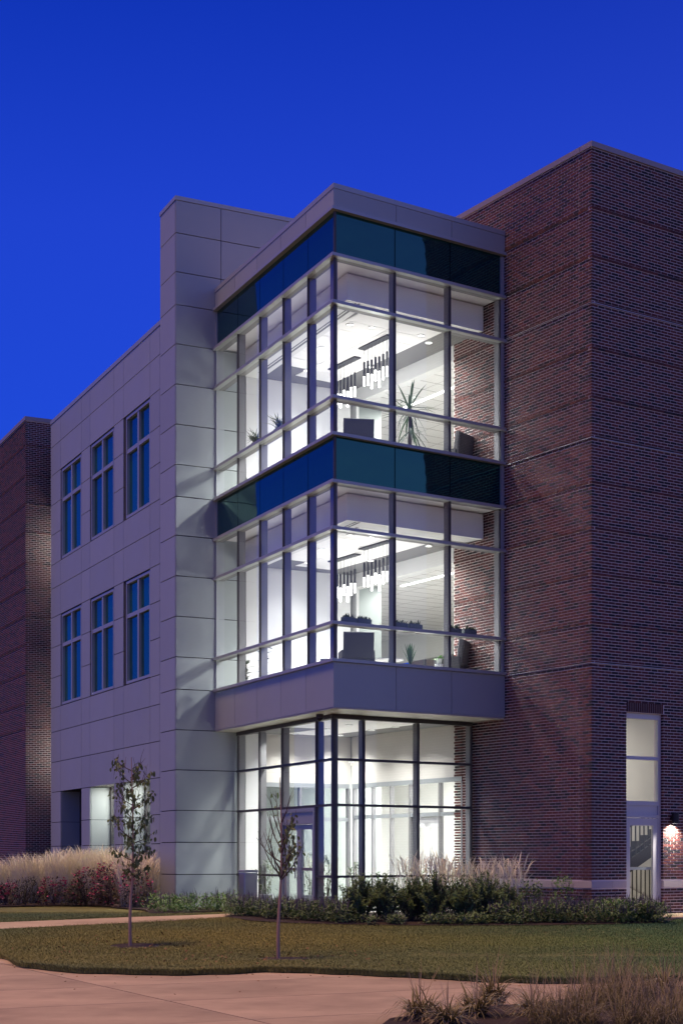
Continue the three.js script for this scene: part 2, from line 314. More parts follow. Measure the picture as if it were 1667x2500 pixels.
  for (let x = 2.1; x < 6; x += .29) { S('stair_tread', M.stair, x, x + .32, rise(x) - .03, rise(x) + .02, -2.75, -1.67); S('stair_riser', M.stair, x + .29, x + .31, rise(x), rise(x) + .15, -2.75, -1.67); }
  S('landing_edge', M.potPale, 1.3, 3.6, 1.02, 1.09, -1.30, -1.24);
  for (let x = 1.6; x < 3.6; x += .14) S('baluster', M.stair, x, x + .022, .02, 1.02, -1.28, -1.26);
  slant('handrail', M.beige, 1.7, 3.8, 1.0, .1, .045, -1.50, -1.45);
}

// ---- the far brick block on the left
{
  const p = P2(FR, 0), B = thing('distant_brick_building', 'dark brick block at the far left beyond the metal-clad wing', 'building', [p[0], 0, -p[1]]);
  const list = [], rowz = r => BANDS.includes(r - 4) ? .014 : BANDS.includes(r - 3) ? -.003 : 0, push = f => (x, y, w, r) => list.push([f, x, y, w, rowz(r)]);
  courses(1, 1.6, 0, 16.86, [], push(FR)); courses(-1, 14, 0, 16.86, [], push(FL));
  layBricks(B, list);
  bx(B, 'mortar', M.mortar, FR, .01, 6, 0, 16.88, -.3, -.007); bx(B, 'mortar', M.mortar, FL, -14, -.31, 0, 16.88, -.3, -.007); bx(B, 'mortar', M.mortar, FL, -.309, -.008, 0, 16.88, -.29, -.007);
  bx(B, 'coping', M.coping, FR, -.035, 6, 16.88, 17.02, -.35, .035);
  for (let x = -.36; x > -14; x -= 2.2) bx(B, 'coping', M.coping, FL, x - 2.196, x, 16.88, 17.02, -.33, .034);
  prism(B, 'roof', M.backing, [P2(FR, .1, -.1), P2(FR, 6, -.1), P2(FR, 6, -14), P2(FR, .1, -14)], 16.2, 16.4);
}
// ---- metal panels on a wall, laid out in columns and rows
function panelWall(parent, f, cols, rows, z, skip = () => false, th = .035) {
  for (let i = 0; i < cols.length - 1; i++) for (let j = 0; j < rows.length - 1; j++) {
    const [x0, x1] = [Math.min(cols[i], cols[i + 1]), Math.max(cols[i], cols[i + 1])], y0 = rows[j], y1 = rows[j + 1];
    if (skip(x0, x1, y0, y1)) continue;
    bx(parent, 'panel', panelMat(), f, x0 + .009, x1 - .009, y0 + .011, y1 - .011, z - th, z);
  }
}
// ---- the metal-clad fin
{
  const p = P2(TR, 0), B = thing('metal_clad_fin', 'tall narrow grey metal-clad fin wall rising above the glass bay', 'building', [p[0], 0, -p[1]]);
  const rowsLow = ROWS.filter(y => y < 15.7), rowsTop = ROWS.filter(y => y > 15.6);
  panelWall(B, TR, [0, 1.95], rowsLow, 0); panelWall(B, TR, [0, 1.2577, 3.9, 6.6], rowsTop, 0);
  panelWall(B, TL, [-.041, -1.206], ROWS, 0); bx(B, 'core', M.backing, TR, .045, 1.96, 0, 18.3, -1.16, -.037);
  bx(B, 'core', M.backing, TR, 1.961, 6.6, 15.2, 18.3, -1.16, -.037);
  bx(B, 'rear_cladding', M.panels[0], TR, .02, 6.6, 0, 18.35, -1.206, -1.165);
  bx(B, 'coping', M.frame, TR, -.015, 6.6, 18.363, 18.468, -1.22, .015);
}
// ---- the metal-clad wing
const darks = [[.002, .05, .06], [.004, .065, .072], [.002, .036, .05]].map(c => phys(...c, .03, { ior: 2.3, specularColor: lin(.2, .9, .62), bumpMap: wavy, bumpScale: .012 }));
const wingCols = [-2.0, -3.886, -4.736, -7.193, -8.121, -10.627, -11.598, -14.05, -15.292];
{
  const p = P2(WL, -2.0), B = thing('metal_clad_wing', 'long three-storey grey metal-clad wing with two rows of tall windows', 'building', [p[0], 0, -p[1]]);
  const rows = [...ROWS.filter(y => y < 15.6), 15.62, 16.44];
  const wide = x0 => [-7.193, -10.627, -14.05].some(v => Math.abs(v - x0) < .01);
  panelWall(B, WL, wingCols, rows, 0, (x0, x1, y0, y1) => wide(x0) && ((y0 > 11.4 && y1 < 14.7) || (y0 > 6.4 && y1 < 9.7) || y1 < 3.65));
  bx(B, 'coping', M.frame, WL, -15.3, -2.0, 16.447, 16.576, -.4, .015);
  // core behind the panels, open at the windows and niches
  const core = (x0, x1, y0, y1, z0 = -.9) => bx(B, 'core', M.backing, WL, x0, x1, y0, y1, z0, -.037);
  let last = -2.0, lastW = -2.0;
  for (const [a, b] of [[-4.79, -6.996].map(v => v), [-8.21, -10.55], [-11.68, -13.97]].map(([a, b]) => [a, b])) {
    core(a + .001, last - .001, 3.66, 16.4); last = b;
    const k = wingCols.findIndex(v => Math.abs(v - a) < .16), xr = k < 0 ? a : wingCols[k], xl = wingCols[k + 1];
    core(xr + .001, lastW - .001, 0, 3.655); lastW = xl - .04;
    core(b, a, 3.60, 6.54); core(b, a, 9.66, 11.53); core(b, a, 14.62, 16.4);
  }
  core(-15.28, last - .001, 3.66, 16.4); core(-15.28, lastW - .001, 0, 3.655);
  prism(B, 'roof', M.backing, [P2(WL, -2, -.5), P2(WL, -15.3, -.5), P2(WL, -15.3, -10), P2(WL, -2, -10)], 15.6, 15.8);
  bx(B, 'rear_wall', M.backing, WL, -15.3, -2, 0, 15.6, -1.6, -1.5);
  const windows = [[-4.79, -6.996], [-8.21, -10.55], [-11.68, -13.97]];
  for (const [xr, xl] of windows) for (const [yb, yt] of [[11.54, 14.60], [6.55, 9.64]]) {
    const w = new THREE.Group(); w.name = 'window'; B.add(w);
    const ym = yt - 1.05, xm = (xr + xl) / 2, F = (x0, x1, y0, y1, b = -.02) => bx(w, 'frame', M.frame, WL, x0, x1, y0, y1, -.16, b);
    F(xl, xl + .07, yb, yt); F(xr - .07, xr, yb, yt); F(xl + .07, xr - .07, yb, yb + .08); F(xl + .07, xr - .07, yt - .08, yt); F(xm - .07, xm + .07, yb + .08, yt - .08, -.03); F(xl + .07, xm - .07, ym - .06, ym + .06, -.035); F(xm + .07, xr - .07, ym - .06, ym + .06, -.035);
    for (const [a, b] of [[xl + .07, xm - .07], [xm + .07, xr - .07]]) for (const [c, d] of [[yb + .08, ym - .06], [ym + .06, yt - .08]]) sheet(w, 'pane', darks[(rnd() * 3) | 0], WL, a, b, c, d, -.11 + rr(-.002, .002));
  }
  // ground floor niches with a narrow lit window on the right
  windows.forEach(([xr0, xl0], k) => {
    const xl = wingCols[[3, 5, 7][k]] + .006, xr = wingCols[[2, 4, 6][k]] - .006;
    for (let j = 0; j < 4; j++) bx(B, 'reveal_panel', panelMat(), WL, xl - .03, xl + .005, ROWS[j] + .007, ROWS[j + 1] - .007, -.70, -.04);
    bx(B, 'niche_soffit', M.soffit, WL, xl, xr, 3.60, 3.63, -.70, -.04);
    const w = new THREE.Group(); w.name = 'window'; B.add(w);
    bx(w, 'frame', M.darkFrame, WL, xl + .005, xl + .12, 0, 3.6, -.74, -.66); bx(w, 'frame', M.frame, WL, xr - .1, xr, 0, 3.6, -.74, -.66); bx(w, 'frame', M.frame, WL, xl + .12, xr - .1, 1.66, 1.74, -.74, -.67);
    sheet(w, 'pane', k < 2 ? M.glass : M.dark, WL, xl + .12, xr - .1, 0, 1.66, -.70); sheet(w, 'pane', k < 2 ? M.glass : M.dark, WL, xl + .12, xr - .1, 1.74, 3.6, -.70);
    if (k < 2) {
      const room = (...a) => bx(B, 'room_wall', M.white, WL, ...a);
      room(xl - .05, xr + .05, 0, 3.62, -1.42, -1.38); room(xl - .09, xl - .05, 0, 3.62, -1.42, -.75); room(xr + .05, xr + .09, 0, 3.62, -1.42, -.75); room(xl - .09, xr + .09, 3.62, 3.66, -1.42, -.72);
      const lm = thing('ceiling_light', k ? 'small ceiling light inside the middle ground-floor niche of the wing' : 'small ceiling light inside the niche nearest the metal fin', 'light');
      bx(lm, 'lamp_panel', M.lampWhite, WL, xl + .5, xr - .5, 3.60, 3.615, -1.25, -.95);
      const rl = new THREE.RectAreaLight(lin(1, .98, .92), 75, xr - xl - 1, .3); rl.position.copy(at(WL, (xl + xr) / 2, 3.59, -1.1)); rl.lookAt(rl.position.x, 0, rl.position.z); scene.add(rl);
    }
  });
}
// ---- the narrow glazed link between wing and far block
{
  const f = sub(WL, -15.31, -.9), B = thing('glazed_link', 'narrow strip of lit glass between the metal wing and the far brick block', 'building', [f.x, 0, f.z]);
  const X0 = -1.0, X1 = 0;
  bx(B, 'coping', M.frame, f, X0, X1, 15.2, 16.1, -.5, .12);
  const ys = [0, 3.6, 6.5, 8.4, 9.7, 11.5, 13.2, 15.2];
  for (let i = 0; i < ys.length - 1; i++) {
    const dk = i === 6 || i === 3 || i === 0;
    sheet(B, 'pane', dk ? M.dark : M.glass, f, X0 + .05, X1, ys[i] + .03, ys[i + 1] - .03, 0); bx(B, 'transom', M.frame, f, X0, X1, ys[i + 1] - .03, ys[i + 1] + .03, -.08, .05);
    if (!dk) bx(B, 'room_wall', M.white, f, X0 - .3, X1, ys[i], ys[i + 1], -1.45, -1.4);
  }
  bx(B, 'mullion', M.frame, f, X0, X0 + .05, 0, 15.2, -.08, .05);
  bx(B, 'room_wall', M.white, f, X1 + .01, X1 + .05, 0, 15.2, -1.45, -.1); 
  for (const [y, n] of [[5.0, 'lower'], [9.0, 'middle'], [12.4, 'upper']]) {
    const lm = thing('ceiling_light', `small light at the ${n} level of the glazed link`, 'light');
    bx(lm, 'lamp_panel', M.lampWhite, f, X0 + .25, X1 - .25, y - .2, y + .2, -.9, -.86);
    const pl = new THREE.PointLight(lin(1, .96, .90), 6); pl.position.copy(at(f, (X0 + X1) / 2, y, -.5)); pl.castShadow = true; pl.shadow.radius = 3; scene.add(pl);
  }
}

// ---------------------------------------------------------------- the glass corner bay
const nL = [-R1[0], -R1[1]], nR = [-L2[0], -L2[1]];
// outline of the bay pushed out by o (negative: in), as [left end, corner, right end]
function rim(o, C = bayC, sL = 7.106, sR = 4.796, eL = 0, eR = 0) {
  const c = meet(along(C, nL, o), L1, along(C, nR, o), R2);
  const l0 = along(C, nL, o), r0 = along(C, nR, o);
  return [along(l0, L1, sL - eL), c, along(r0, R2, sR - eR)];
}
const strip = (a, b) => [...a, ...[...b].reverse()];
const bay = thing('glass_corner_bay', 'three-storey glazed corner bay lit white inside between metal fin and brick block', 'building', [bayC[0], 0, -bayC[1]]);
{
  const sx = [0, -1.40, -2.80, -4.22, -5.64, -7.09], rx = [0, 1.635, 3.20, 4.70];
  const vis = [[13.59, 14.63], [11.49, 13.59], [10.68, 11.49], [8.60, 9.63], [6.505, 8.60], [5.68, 6.505]], opq = [[14.63, 15.66], [9.63, 10.68]];
  // transoms: mitred round the corner, one every sill line
  for (const y of [15.66, 14.63, 13.59, 11.49, 10.68, 9.63, 8.60, 6.505, 5.68]) {
    prism(bay, 'transom', M.frame, strip(rim(.11, bayC, 7.1, 4.85), rim(-.03, bayC, 7.1, 4.79)), y - .035, y + .035);
    if (y < 15) prism(bay, 'transom_rail', M.inner, strip(rim(-.032, bayC, 7.1, 4.79), rim(-.19, bayC, 7.1, 4.79)), y - .034, y + .034);
  }
  // mullions and corner posts
  for (const [y0, y1] of [[10.715, 14.595], [5.715, 9.595]]) {
    for (const x of sx.slice(1)) { bx(bay, 'mullion', M.inner, GL, x - .03, x + .03, y0, y1, -.20, -.03); bx(bay, 'mullion_cap', M.darkFrame, GL, x - .022, x + .022, y0, y1, -.029, .012); }
    for (const x of rx.slice(1)) { bx(bay, 'mullion', M.inner, GR, x - .03, x + .03, y0, y1, -.20, -.03); bx(bay, 'mullion_cap', M.darkFrame, GR, x - .022, x + .022, y0, y1, -.029, .012); }
    prism(bay, 'corner_post', M.darkFrame, strip(rim(.012, bayC, .04, .04), rim(-.05, bayC, .06, .06)), y0, y1);
    bx(bay, 'corner_post', M.inner, GR, .05, .11, y0, y1, -.25, -.05);
  }
  bx(bay, 'end_mullion', M.frame, GR, 4.70, 4.79, 5.68, 15.6, -.2, .03); bx(bay, 'end_mullion', M.frame, GL, -7.1, -7.05, 5.68, 15.6, -.2, .03);
  for (const [y0, y1] of vis) {
    for (let i = 0; i < 5; i++) sheet(bay, 'window_pane', M.glass, GL, sx[i + 1] + .015, sx[i] - (i ? .015 : .03), y0 + .03, y1 - .03, -.012 + rr(-.002, .002));
    for (let i = 0; i < 3; i++) sheet(bay, 'window_pane', M.glass, GR, rx[i] + (i ? .015 : .03), rx[i + 1] - .015, y0 + .03, y1 - .03, -.012 + rr(-.002, .002));
  }
  for (const [y0, y1] of opq) {
    for (let i = 0; i < 5; i++) bx(bay, 'spandrel_pane', M.spandrel, GL, sx[i + 1] + .012, sx[i] - (i ? .012 : .03), y0 + .036, y1 - .036, -.06, -.006);
    for (let i = 0; i < 3; i++) bx(bay, 'spandrel_pane', M.spandrel, GR, rx[i] + (i ? .012 : .03), rx[i + 1] - .012, y0 + .036, y1 - .036, -.06, -.006);
    prism(bay, 'corner_post', M.darkFrame, strip(rim(.012, bayC, .04, .04), rim(-.05, bayC, .06, .06)), y0 + .036, y1 - .036);
    prism(bay, 'backing', M.backing, strip(rim(-.065, bayC, 7.09, 4.78), rim(-.10, bayC, 7.08, 4.77)), y0 + .03, y1 - .03);
  }
  // parapet and belt: metal panels
  const edgeRow = (y0, y1, jl, jr) => {
    for (let i = 0; i < jl.length - 1; i++) { const a = jl[i], b = jl[i + 1]; if (i === 0) prism(bay, 'panel', panelMat(), strip(rim(.05, bayC, -b - .006, 0).slice(0, 2), rim(.01, bayC, -b - .006, 0).slice(0, 2)), y0, y1); else bx(bay, 'panel', panelMat(), GL, b + .006, a - .006, y0, y1, .01, .05); }
    for (let i = 0; i < jr.length - 1; i++) { const a = jr[i], b = jr[i + 1]; if (i === 0) prism(bay, 'panel', panelMat(), strip(rim(.05, bayC, 0, b - .006).slice(1), rim(.01, bayC, 0, b - .006).slice(1)), y0, y1); else bx(bay, 'panel', panelMat(), GR, a + .006, b - .006, y0, y1, .01, .05); }
  };
  const jl = [0, -1.40, -2.833, -4.277, -5.715, -7.1], jr = [0, 1.635, 3.21, 4.80];
  edgeRow(15.70, 16.10, jl, jr); edgeRow(4.645, 5.64, jl, jr);
  prism(bay, 'coping', M.frame, strip(rim(.06, bayC, 7.1, 4.80), rim(-.3, bayC, 7.1, 4.6)), 16.107, 16.216);
  prism(bay, 'parapet_core', M.backing, strip(rim(.008, bayC, 7.09, 4.79), rim(-.3, bayC, 7.09, 4.6)), 15.66, 16.1);
  prism(bay, 'belt_core', M.backing, strip(rim(.008, bayC, 7.09, 4.79), rim(-.3, bayC, 7.09, 4.6)), 4.66, 5.645);
  prism(bay, 'roof', M.bright, [...rim(-.12, bayC, 7.09, 4.78), P2(BL, -5.0, .02), XX], 14.66, 15.6);
  // floors: slabs behind the spandrels, with the carpeted top
  for (const y of [10.60, 5.60]) {
    const pts = [...rim(-.12, bayC, 7.09, 4.775), P2(BL, -5.0, .02), P2(BL, -9.6, .02)];
    prism(bay, 'floor_slab', M.bright, pts, y - .96, y - .02); prism(bay, 'floor_covering', M.carpet, pts, y - .016, y);
  }
  // soffit under the overhang and ground-floor ceiling
  prism(bay, 'soffit', M.soffit, [...rim(.04, bayC, 7.08, 4.78), P2(BL, -4.25, .02), P2(TR, 1.70, .01)].map(p => p), 4.615, 4.64);
  // suspended ceilings with their tiles, the raised pocket along the glass, and the drop face between
  const inC = [...rim(-.76, bayC, 7.08, 4.7)], CP = [inC[0], inC[1], P2(BL, -3.85, .02), P2(BL, -9.6, .02)];
  const inside = (x, d, poly) => { let ok = false; for (let i = 0, j = poly.length - 1; i < poly.length; j = i++) { const [xi, yi] = poly[i], [xj, yj] = poly[j]; if ((yi > d) !== (yj > d) && x < (xj - xi) * (d - yi) / (yj - yi) + xi) ok = !ok; } return ok; };
  const tileGeo = boxGeo(1.200, .012, .592);
  for (const y of [14.04, 9.02]) {
    prism(bay, 'ceiling', M.grid, CP, y + .006, y + .05);
    for (let i = -3; i < 9; i++) for (let j = -2; j < 16; j++) {
      const lx = i * 1.22 - .3, lz = -j * .61 - .95, p = at(GR, lx, 0, lz);
      if ([[-.6, -.3], [.6, -.3], [-.6, .3], [.6, .3]].every(([a, b]) => { const q = at(GR, lx + a, 0, lz + b); return inside(q.x, -q.z, CP); })) place(mesh('ceiling_tile', tileGeo, M.ceil, bay), GR, lx, y, lz);
    }
    prism(bay, 'drop_face', M.bright, strip(rim(-.70, bayC, 7.08, 4.74), rim(-.76, bayC, 7.08, 4.70)), y - .012, y + .59);
    prism(bay, 'ceiling_edge', M.white, strip(rim(-.762, bayC, 7.08, 4.70), rim(-1.25, bayC, 7.08, 4.6)), y - .011, y + .005);
    // linear air slot
    bx(bay, 'air_slot', M.grid, GL, -6.6, -.9, y - .016, y - .012, -1.10, -1.04); bx(bay, 'air_slot', M.grid, GL, -6.6, -.9, y - .016, y - .012, -1.0, -.96);
    bx(bay, 'beam', M.white, BL, -9.6, -5.02, y - .36, y + .55, -.28, .0);
  }
  // inner walls on the line of the fin
  for (const [y0, y1] of [[10.6, 14.6], [5.6, 9.6]]) bx(bay, 'inner_wall', M.white, TR, 1.97, 5.05, y0, y1, -.12, -.004);
  // open-plan rooms beyond the brick line
  for (const [y0, yc] of [[10.6, 14.04], [5.6, 9.02]]) {
    const far = [P2(BL, -5.0, -.3), P2(BL, -20, -.3), P2(BL, -20, -8), P2(BL, -5.0, -8)];
    prism(bay, 'floor_covering', M.carpet, far, y0 - .3, y0 - .001); prism(bay, 'ceiling', M.ceil, far, yc, yc + .1);
    bx(bay, 'inner_wall', M.white, BL, -20, -9.65, y0, yc, -.29, -.2); bx(bay, 'inner_wall', M.white, BL, -20.1, -20, y0, yc, -8, -.3); bx(bay, 'inner_wall', M.white, BL, -20, -5, y0 + 2.5, yc, -8.1, -8); bx(bay, 'inner_wall', M.white, BL, -20, -5, y0, y0 + .8, -8.1, -8); bx(bay, 'inner_wall', M.white, BL, -5.02, -4.92, y0, yc, -8, -.31);
    bx(bay, 'inner_wall', M.beige, BL, -20, -5, y0, yc, -9.6, -9.5);
    for (let k = 0; k < 9; k++) bx(bay, 'inner_mullion', M.inner, BL, -6 - k * 1.6, -5.92 - k * 1.6, y0 + .8, y0 + 2.5, -8.08, -8.0);
    for (let k = 0; k < 24; k++) bx(bay, 'ceiling_joint', M.grid, BL, -5.3 - k * .61, -5.29 - k * .61, yc - .004, yc - .001, -7.9, -.35);
    for (let k = 1; k < 6; k++) bx(bay, 'ceiling_joint', M.grid, BL, -19.9, -5.1, yc - .006, yc - .005, -.3 - k * 1.22, -.29 - k * 1.22);
  }
}
// ground floor glazing of the bay
{
  const gc = [-.1836, 35.842], TOP = 4.61, GX = [0, -.91, -2.859, -4.306, -5.70], RX = [0, .836, 2.398, 3.985];
  const gr = (o, a, b) => rim(o, gc, a, b);
  prism(bay, 'header', M.darkFrame, strip(gr(.03, 5.82, 4.02), gr(-.12, 5.82, 4.0)), 4.515, TOP);
  for (const y of [3.578, 2.526]) prism(bay, 'transom', M.darkFrame, strip(gr(.03, 5.82, 4.0), gr(-.12, 5.82, 3.98)), y - .028, y + .028);
  const short = (y0, y1, m = M.darkFrame) => { bx(bay, 'transom', m, G0L, -5.82, -2.90, y0, y1, -.12, .028); prism(bay, 'transom', m, strip(gr(.028, .87, 4.0), gr(-.12, .87, 3.98)), y0, y1); };
  short(.845, .90); short(.06, .13);
  for (const x of [-4.306, -5.74]) { bx(bay, 'mullion', M.inner, G0L, x - .028, x + .028, .03, 4.51, -.17, -.01); bx(bay, 'mullion_cap', M.darkFrame, G0L, x - .022, x + .022, .03, 4.51, -.009, .035); }
  for (const x of [-.89, -2.88]) { bx(bay, 'mullion', M.inner, G0L, x - .03, x + .03, .03, 4.51, -.17, -.01); bx(bay, 'mullion_cap', M.darkFrame, G0L, x - .024, x + .024, .03, 4.51, -.009, .036); }
  for (const x of RX.slice(1)) { bx(bay, 'mullion', M.inner, G0R, x - .03, x + .03, .03, 4.51, -.17, -.01); bx(bay, 'mullion_cap', M.darkFrame, G0R, x - .022, x + .022, .03, 4.51, -.009, .035); }
  prism(bay, 'corner_post', M.darkFrame, strip(gr(.036, .05, .05), gr(-.16, .09, .09)), .03, 4.51);
  const yy = [[3.606, 4.515], [2.554, 3.55], [.90, 2.498], [.13, .845]];
  for (const [y0, y1] of yy) {
    [[-.04, -.87], [-.92, -2.85], [-2.91, -4.28], [-4.33, -5.72]].forEach(([b, a], i) => { if (i !== 1 || y0 > 2.5) sheet(bay, 'window_pane', M.glass, G0L, a, b, y0, y1, 0); });
    [[.04, .81], [.86, 2.37], [2.43, 3.96]].forEach(([a, b]) => sheet(bay, 'window_pane', M.glass, G0R, a, b, y0, y1, 0));
  }
  bx(bay, 'threshold', M.concrete, G0L, -5.8, 0, 0, .03, -.2, .1); bx(bay, 'threshold', M.concrete, G0R, 0, 4.0, 0, .03, -.2, .1);
  // double door: frame, head panel, two leaves with glass, mid rail and pull handle
  const D = new THREE.Group(); D.name = 'entrance_door'; bay.add(D);
  const b = (n, m, ...a) => bx(D, n, m, G0L, ...a);
  b('door_frame', M.frame, -2.849, -2.76, .03, 2.49, -.12, .06); b('door_frame', M.frame, -1.01, -.921, .03, 2.49, -.12, .06); b('door_frame', M.frame, -2.76, -1.01, 2.40, 2.49, -.12, .06); b('head_panel', M.frame, -2.76, -1.01, 2.18, 2.40, -.1, .03); b('door_frame', M.frame, -2.76, -1.01, 2.11, 2.18, -.12, .05);
  for (const [x0, x1, hx] of [[-2.755, -1.887, -2.0], [-1.883, -1.015, -1.77]]) {
    b('door_leaf', M.frame, x0, x0 + .13, .05, 2.10, -.06, .01); b('door_leaf', M.frame, x1 - .13, x1, .05, 2.10, -.06, .01); b('door_leaf', M.frame, x0 + .13, x1 - .13, 1.98, 2.10, -.06, .01); b('door_leaf', M.frame, x0 + .13, x1 - .13, .05, .30, -.06, .01); b('mid_rail', M.inner, x0 + .13, x1 - .13, 1.0, 1.07, -.06, .0);
    sheet(D, 'pane', M.glass, G0L, x0 + .13, x1 - .13, .30, 1.0, -.025); sheet(D, 'pane', M.glass, G0L, x0 + .13, x1 - .13, 1.07, 1.98, -.025);
    b('handle', M.steel, hx - .014, hx + .014, .80, 1.32, .05, .075); b('handle', M.steel, hx - .012, hx + .012, .84, .86, .01, .05); b('handle', M.steel, hx - .012, hx + .012, 1.26, 1.28, .01, .05);
  }
  // lobby: floor, tiled ceiling, inner walls with the lit band above glazed partitions
  const lob = [...gr(-.14, 5.9, 4.0), P2(BL, -4.6, .02), XX, P2(TR, 1.98, .01)];
  prism(bay, 'floor_covering', M.stoneFloor, [gr(-.0, 5.9, 4.0)[0], gr(0, 5.9, 4.0)[1], gr(0, 5.9, 4.0)[2], XX, P2(TR, 1.9, -.1)], -.05, .028);
  const cl = [...gr(-.12, 5.9, 4.0), P2(BL, -9.6, .02)], inside = (x, d, poly) => { let ok = false; for (let i = 0, j = poly.length - 1; i < poly.length; j = i++) { const [xi, yi] = poly[i], [xj, yj] = poly[j]; if ((yi > d) !== (yj > d) && x < (xj - xi) * (d - yi) / (yj - yi) + xi) ok = !ok; } return ok; };
  const tg = boxGeo(1.200, .012, .592);
  prism(bay, 'ceiling', M.grid, cl, 4.596, 4.612);
  for (let i = -3; i < 8; i++) for (let j = 0; j < 12; j++) { const lx = i * 1.22, lz = -j * .61 - .6; if ([[-.6, -.3], [.6, -.3], [-.6, .3], [.6, .3]].every(([a, c]) => { const q = at(G0R, lx + a, 0, lz + c); return inside(q.x, -q.z, cl); })) place(mesh('ceiling_tile', tg, M.ceil, bay), G0R, lx, 4.588, lz); }
  const w = (n, m, f, ...a) => bx(bay, n, m, f, ...a);
  w('inner_wall', M.white, TR, 1.96, 2.42, .03, 4.6, -.12, -.004); w('inner_wall', M.beige, TR, 2.42, 5.05, 3.32, 4.6, -.12, -.004);
  w('inner_wall', M.beige, BL, -9.6, -4.68, 3.32, 4.6, -.28, -.01);
  w('partition_rail', M.potPale, TR, 2.42, 5.0, 3.20, 3.318, -.14, .02); w('partition_rail', M.potPale, BL, -9.55, -4.68, 3.20, 3.318, -.12, .006);
  w('partition_rail', M.potPale, TR, 2.42, 5.0, 2.30, 2.40, -.12, .0); w('partition_rail', M.potPale, BL, -9.55, -4.68, 2.36, 2.46, -.10, -.01);
  for (const x of [2.44, 3.55, 4.12, 5.0]) w('inner_mullion', M.inner, TR, x - .03, x + .03, .03, 3.2, -.14, .02);
  for (const x of [-4.70, -5.62, -6.90, -7.75, -8.6, -9.5]) { w('inner_mullion', M.inner, BL, x - .035, x + .035, .03, 3.2, -.11, .0); }
  // two inner doors in pale frames on the brick side
  for (const [xa, xb] of [[-6.86, -5.66]]) { const xm = (xa + xb) / 2; w('inner_door', M.white, BL, xa, xa + .12, .03, 2.36, -.2, -.1); w('inner_door', M.white, BL, xb - .12, xb, .03, 2.36, -.2, -.1); w('inner_door', M.white, BL, xm - .1, xm + .1, .03, 2.2, -.2, -.1); w('inner_door', M.white, BL, xa + .12, xb - .12, 2.1, 2.36, -.2, -.1); w('inner_door', M.white, BL, xa + .12, xb - .12, .03, .4, -.2, -.1); w('card_reader', M.black, BL, xb + .2, xb + .27, 1.1, 1.28, -.05, .04); }
  for (const [a, c] of [[2.47, 3.52], [3.58, 4.09], [4.15, 4.97]]) sheet(bay, 'inner_pane', M.innerGlass, TR, a, c, .03, 3.2, -.06);
  // bright room beyond
  const A = P2(TR, 2.2, -.15), C = P2(BL, -4.7, -.31), C2 = along(C, R2, 6), E2 = along(C2, L2, 12), A2 = along(A, L1, 7);
  prism(bay, 'floor_covering', M.stoneFloor, [A, XX, C, C2, E2, A2], -.06, .026); prism(bay, 'ceiling', M.ceil, [A, XX, C, C2, E2, A2], 3.9, 4.0);
  const wall = (p, q, y0, y1, m) => { const l = Math.hypot(q[0] - p[0], q[1] - p[1]), f = fr(p[0], p[1], Math.atan2(q[1] - p[1], q[0] - p[0])); bx(bay, 'inner_wall', m, f, 0, l, y0, y1, -.06, .06); };
  wall(C, C2, 0, 4, M.white); wall(C2, E2, 0, 4, M.white); wall(E2, A2, 0, 4, M.white); wall(A2, A, 0, 4, M.white);
}

// ---------------------------------------------------------------- lights of the building
const spotT = [];
function downlight(x, d, y, label, I, group) {
  const o = thing('downlight', label, 'light', [x, y, -d], group);
  const ring = mesh('trim_ring', new THREE.TorusGeometry(.085, .012, 6, 20), M.white, o); ring.rotation.x = Q; ring.position.y = -.004;
  const disc = mesh('lamp_disc', new THREE.CylinderGeometry(.078, .078, .012, 20), M.lampWhite, o); disc.position.y = .004;
  const s = new THREE.SpotLight(lin(1, .985, .95), I, 0, 1.15, .7); s.position.set(x, y - .02, -d); s.target.position.set(x, y - 3, -d); s.castShadow = true; s.shadow.radius = 3; scene.add(s, s.target);
}
const D3 = [[.73, 37.4], [1.93, 37.97], [-.9, 40.7], [2.15, 38.5], [.2, 37.2], [-.5, 38.9], [.75, 40.4]];
const W3 = ['behind the left half of the first window right of the corner', 'above the spiky yucca or snake plant, right of the pendants', 'deep behind the left glass', 'nearest the brick wall', 'nearest the corner post', 'deepest past the farther pendant', 'between the two pendants'];
D3.forEach(([x, d], i) => { downlight(x, d, 14.025, `round top-floor ceiling downlight ${W3[i].replace(' or snake plant', '')}`, 21, 'downlights of the top-floor lounge'); downlight(x, d, 9.005, `round middle-floor ceiling downlight ${W3[i].replace('spiky yucca or ', '')}`, 21, 'downlights of the middle-floor lounge'); });
[[.19, 38.3, 'nearest the corner post, right of it'], [.76, 39.9, 'behind the first wide pane right of the corner, at left'], [1.35, 38.9, 'behind the first wide pane right of the corner, at right'], [-.37, 39.5, 'in the narrow pane left of the corner post'], [-1.2, 41.0, 'above the entrance doors'], [-.03, 41.7, 'deepest, by the inner corner'], [-1.4, 39.6, 'nearest the glass above the doors']].forEach(([x, d, w]) => downlight(x, d, 4.574, `round lobby ceiling downlight ${w}`, 30, 'downlights of the entrance lobby'));
function linear(f, x0, x1, y, z, label, I) {
  const o = thing('linear_light', label, 'light', at(f, (x0 + x1) / 2, y, z).toArray());
  bx(o, 'lamp_diffuser', M.lampWhite, f, x0, x1, y - .03, y - .012, z - .05, z + .05); bx(o, 'housing', M.white, f, x0 - .02, x1 + .02, y - .012, y, z - .07, z + .07);
  const l = new THREE.RectAreaLight(lin(1, .98, .95), I, x1 - x0, .1); l.position.copy(at(f, (x0 + x1) / 2, y - .04, z)); const t = l.position.clone(); t.y -= 1; l.up.set(f.s, 0, f.c); l.lookAt(t); scene.add(l);
}
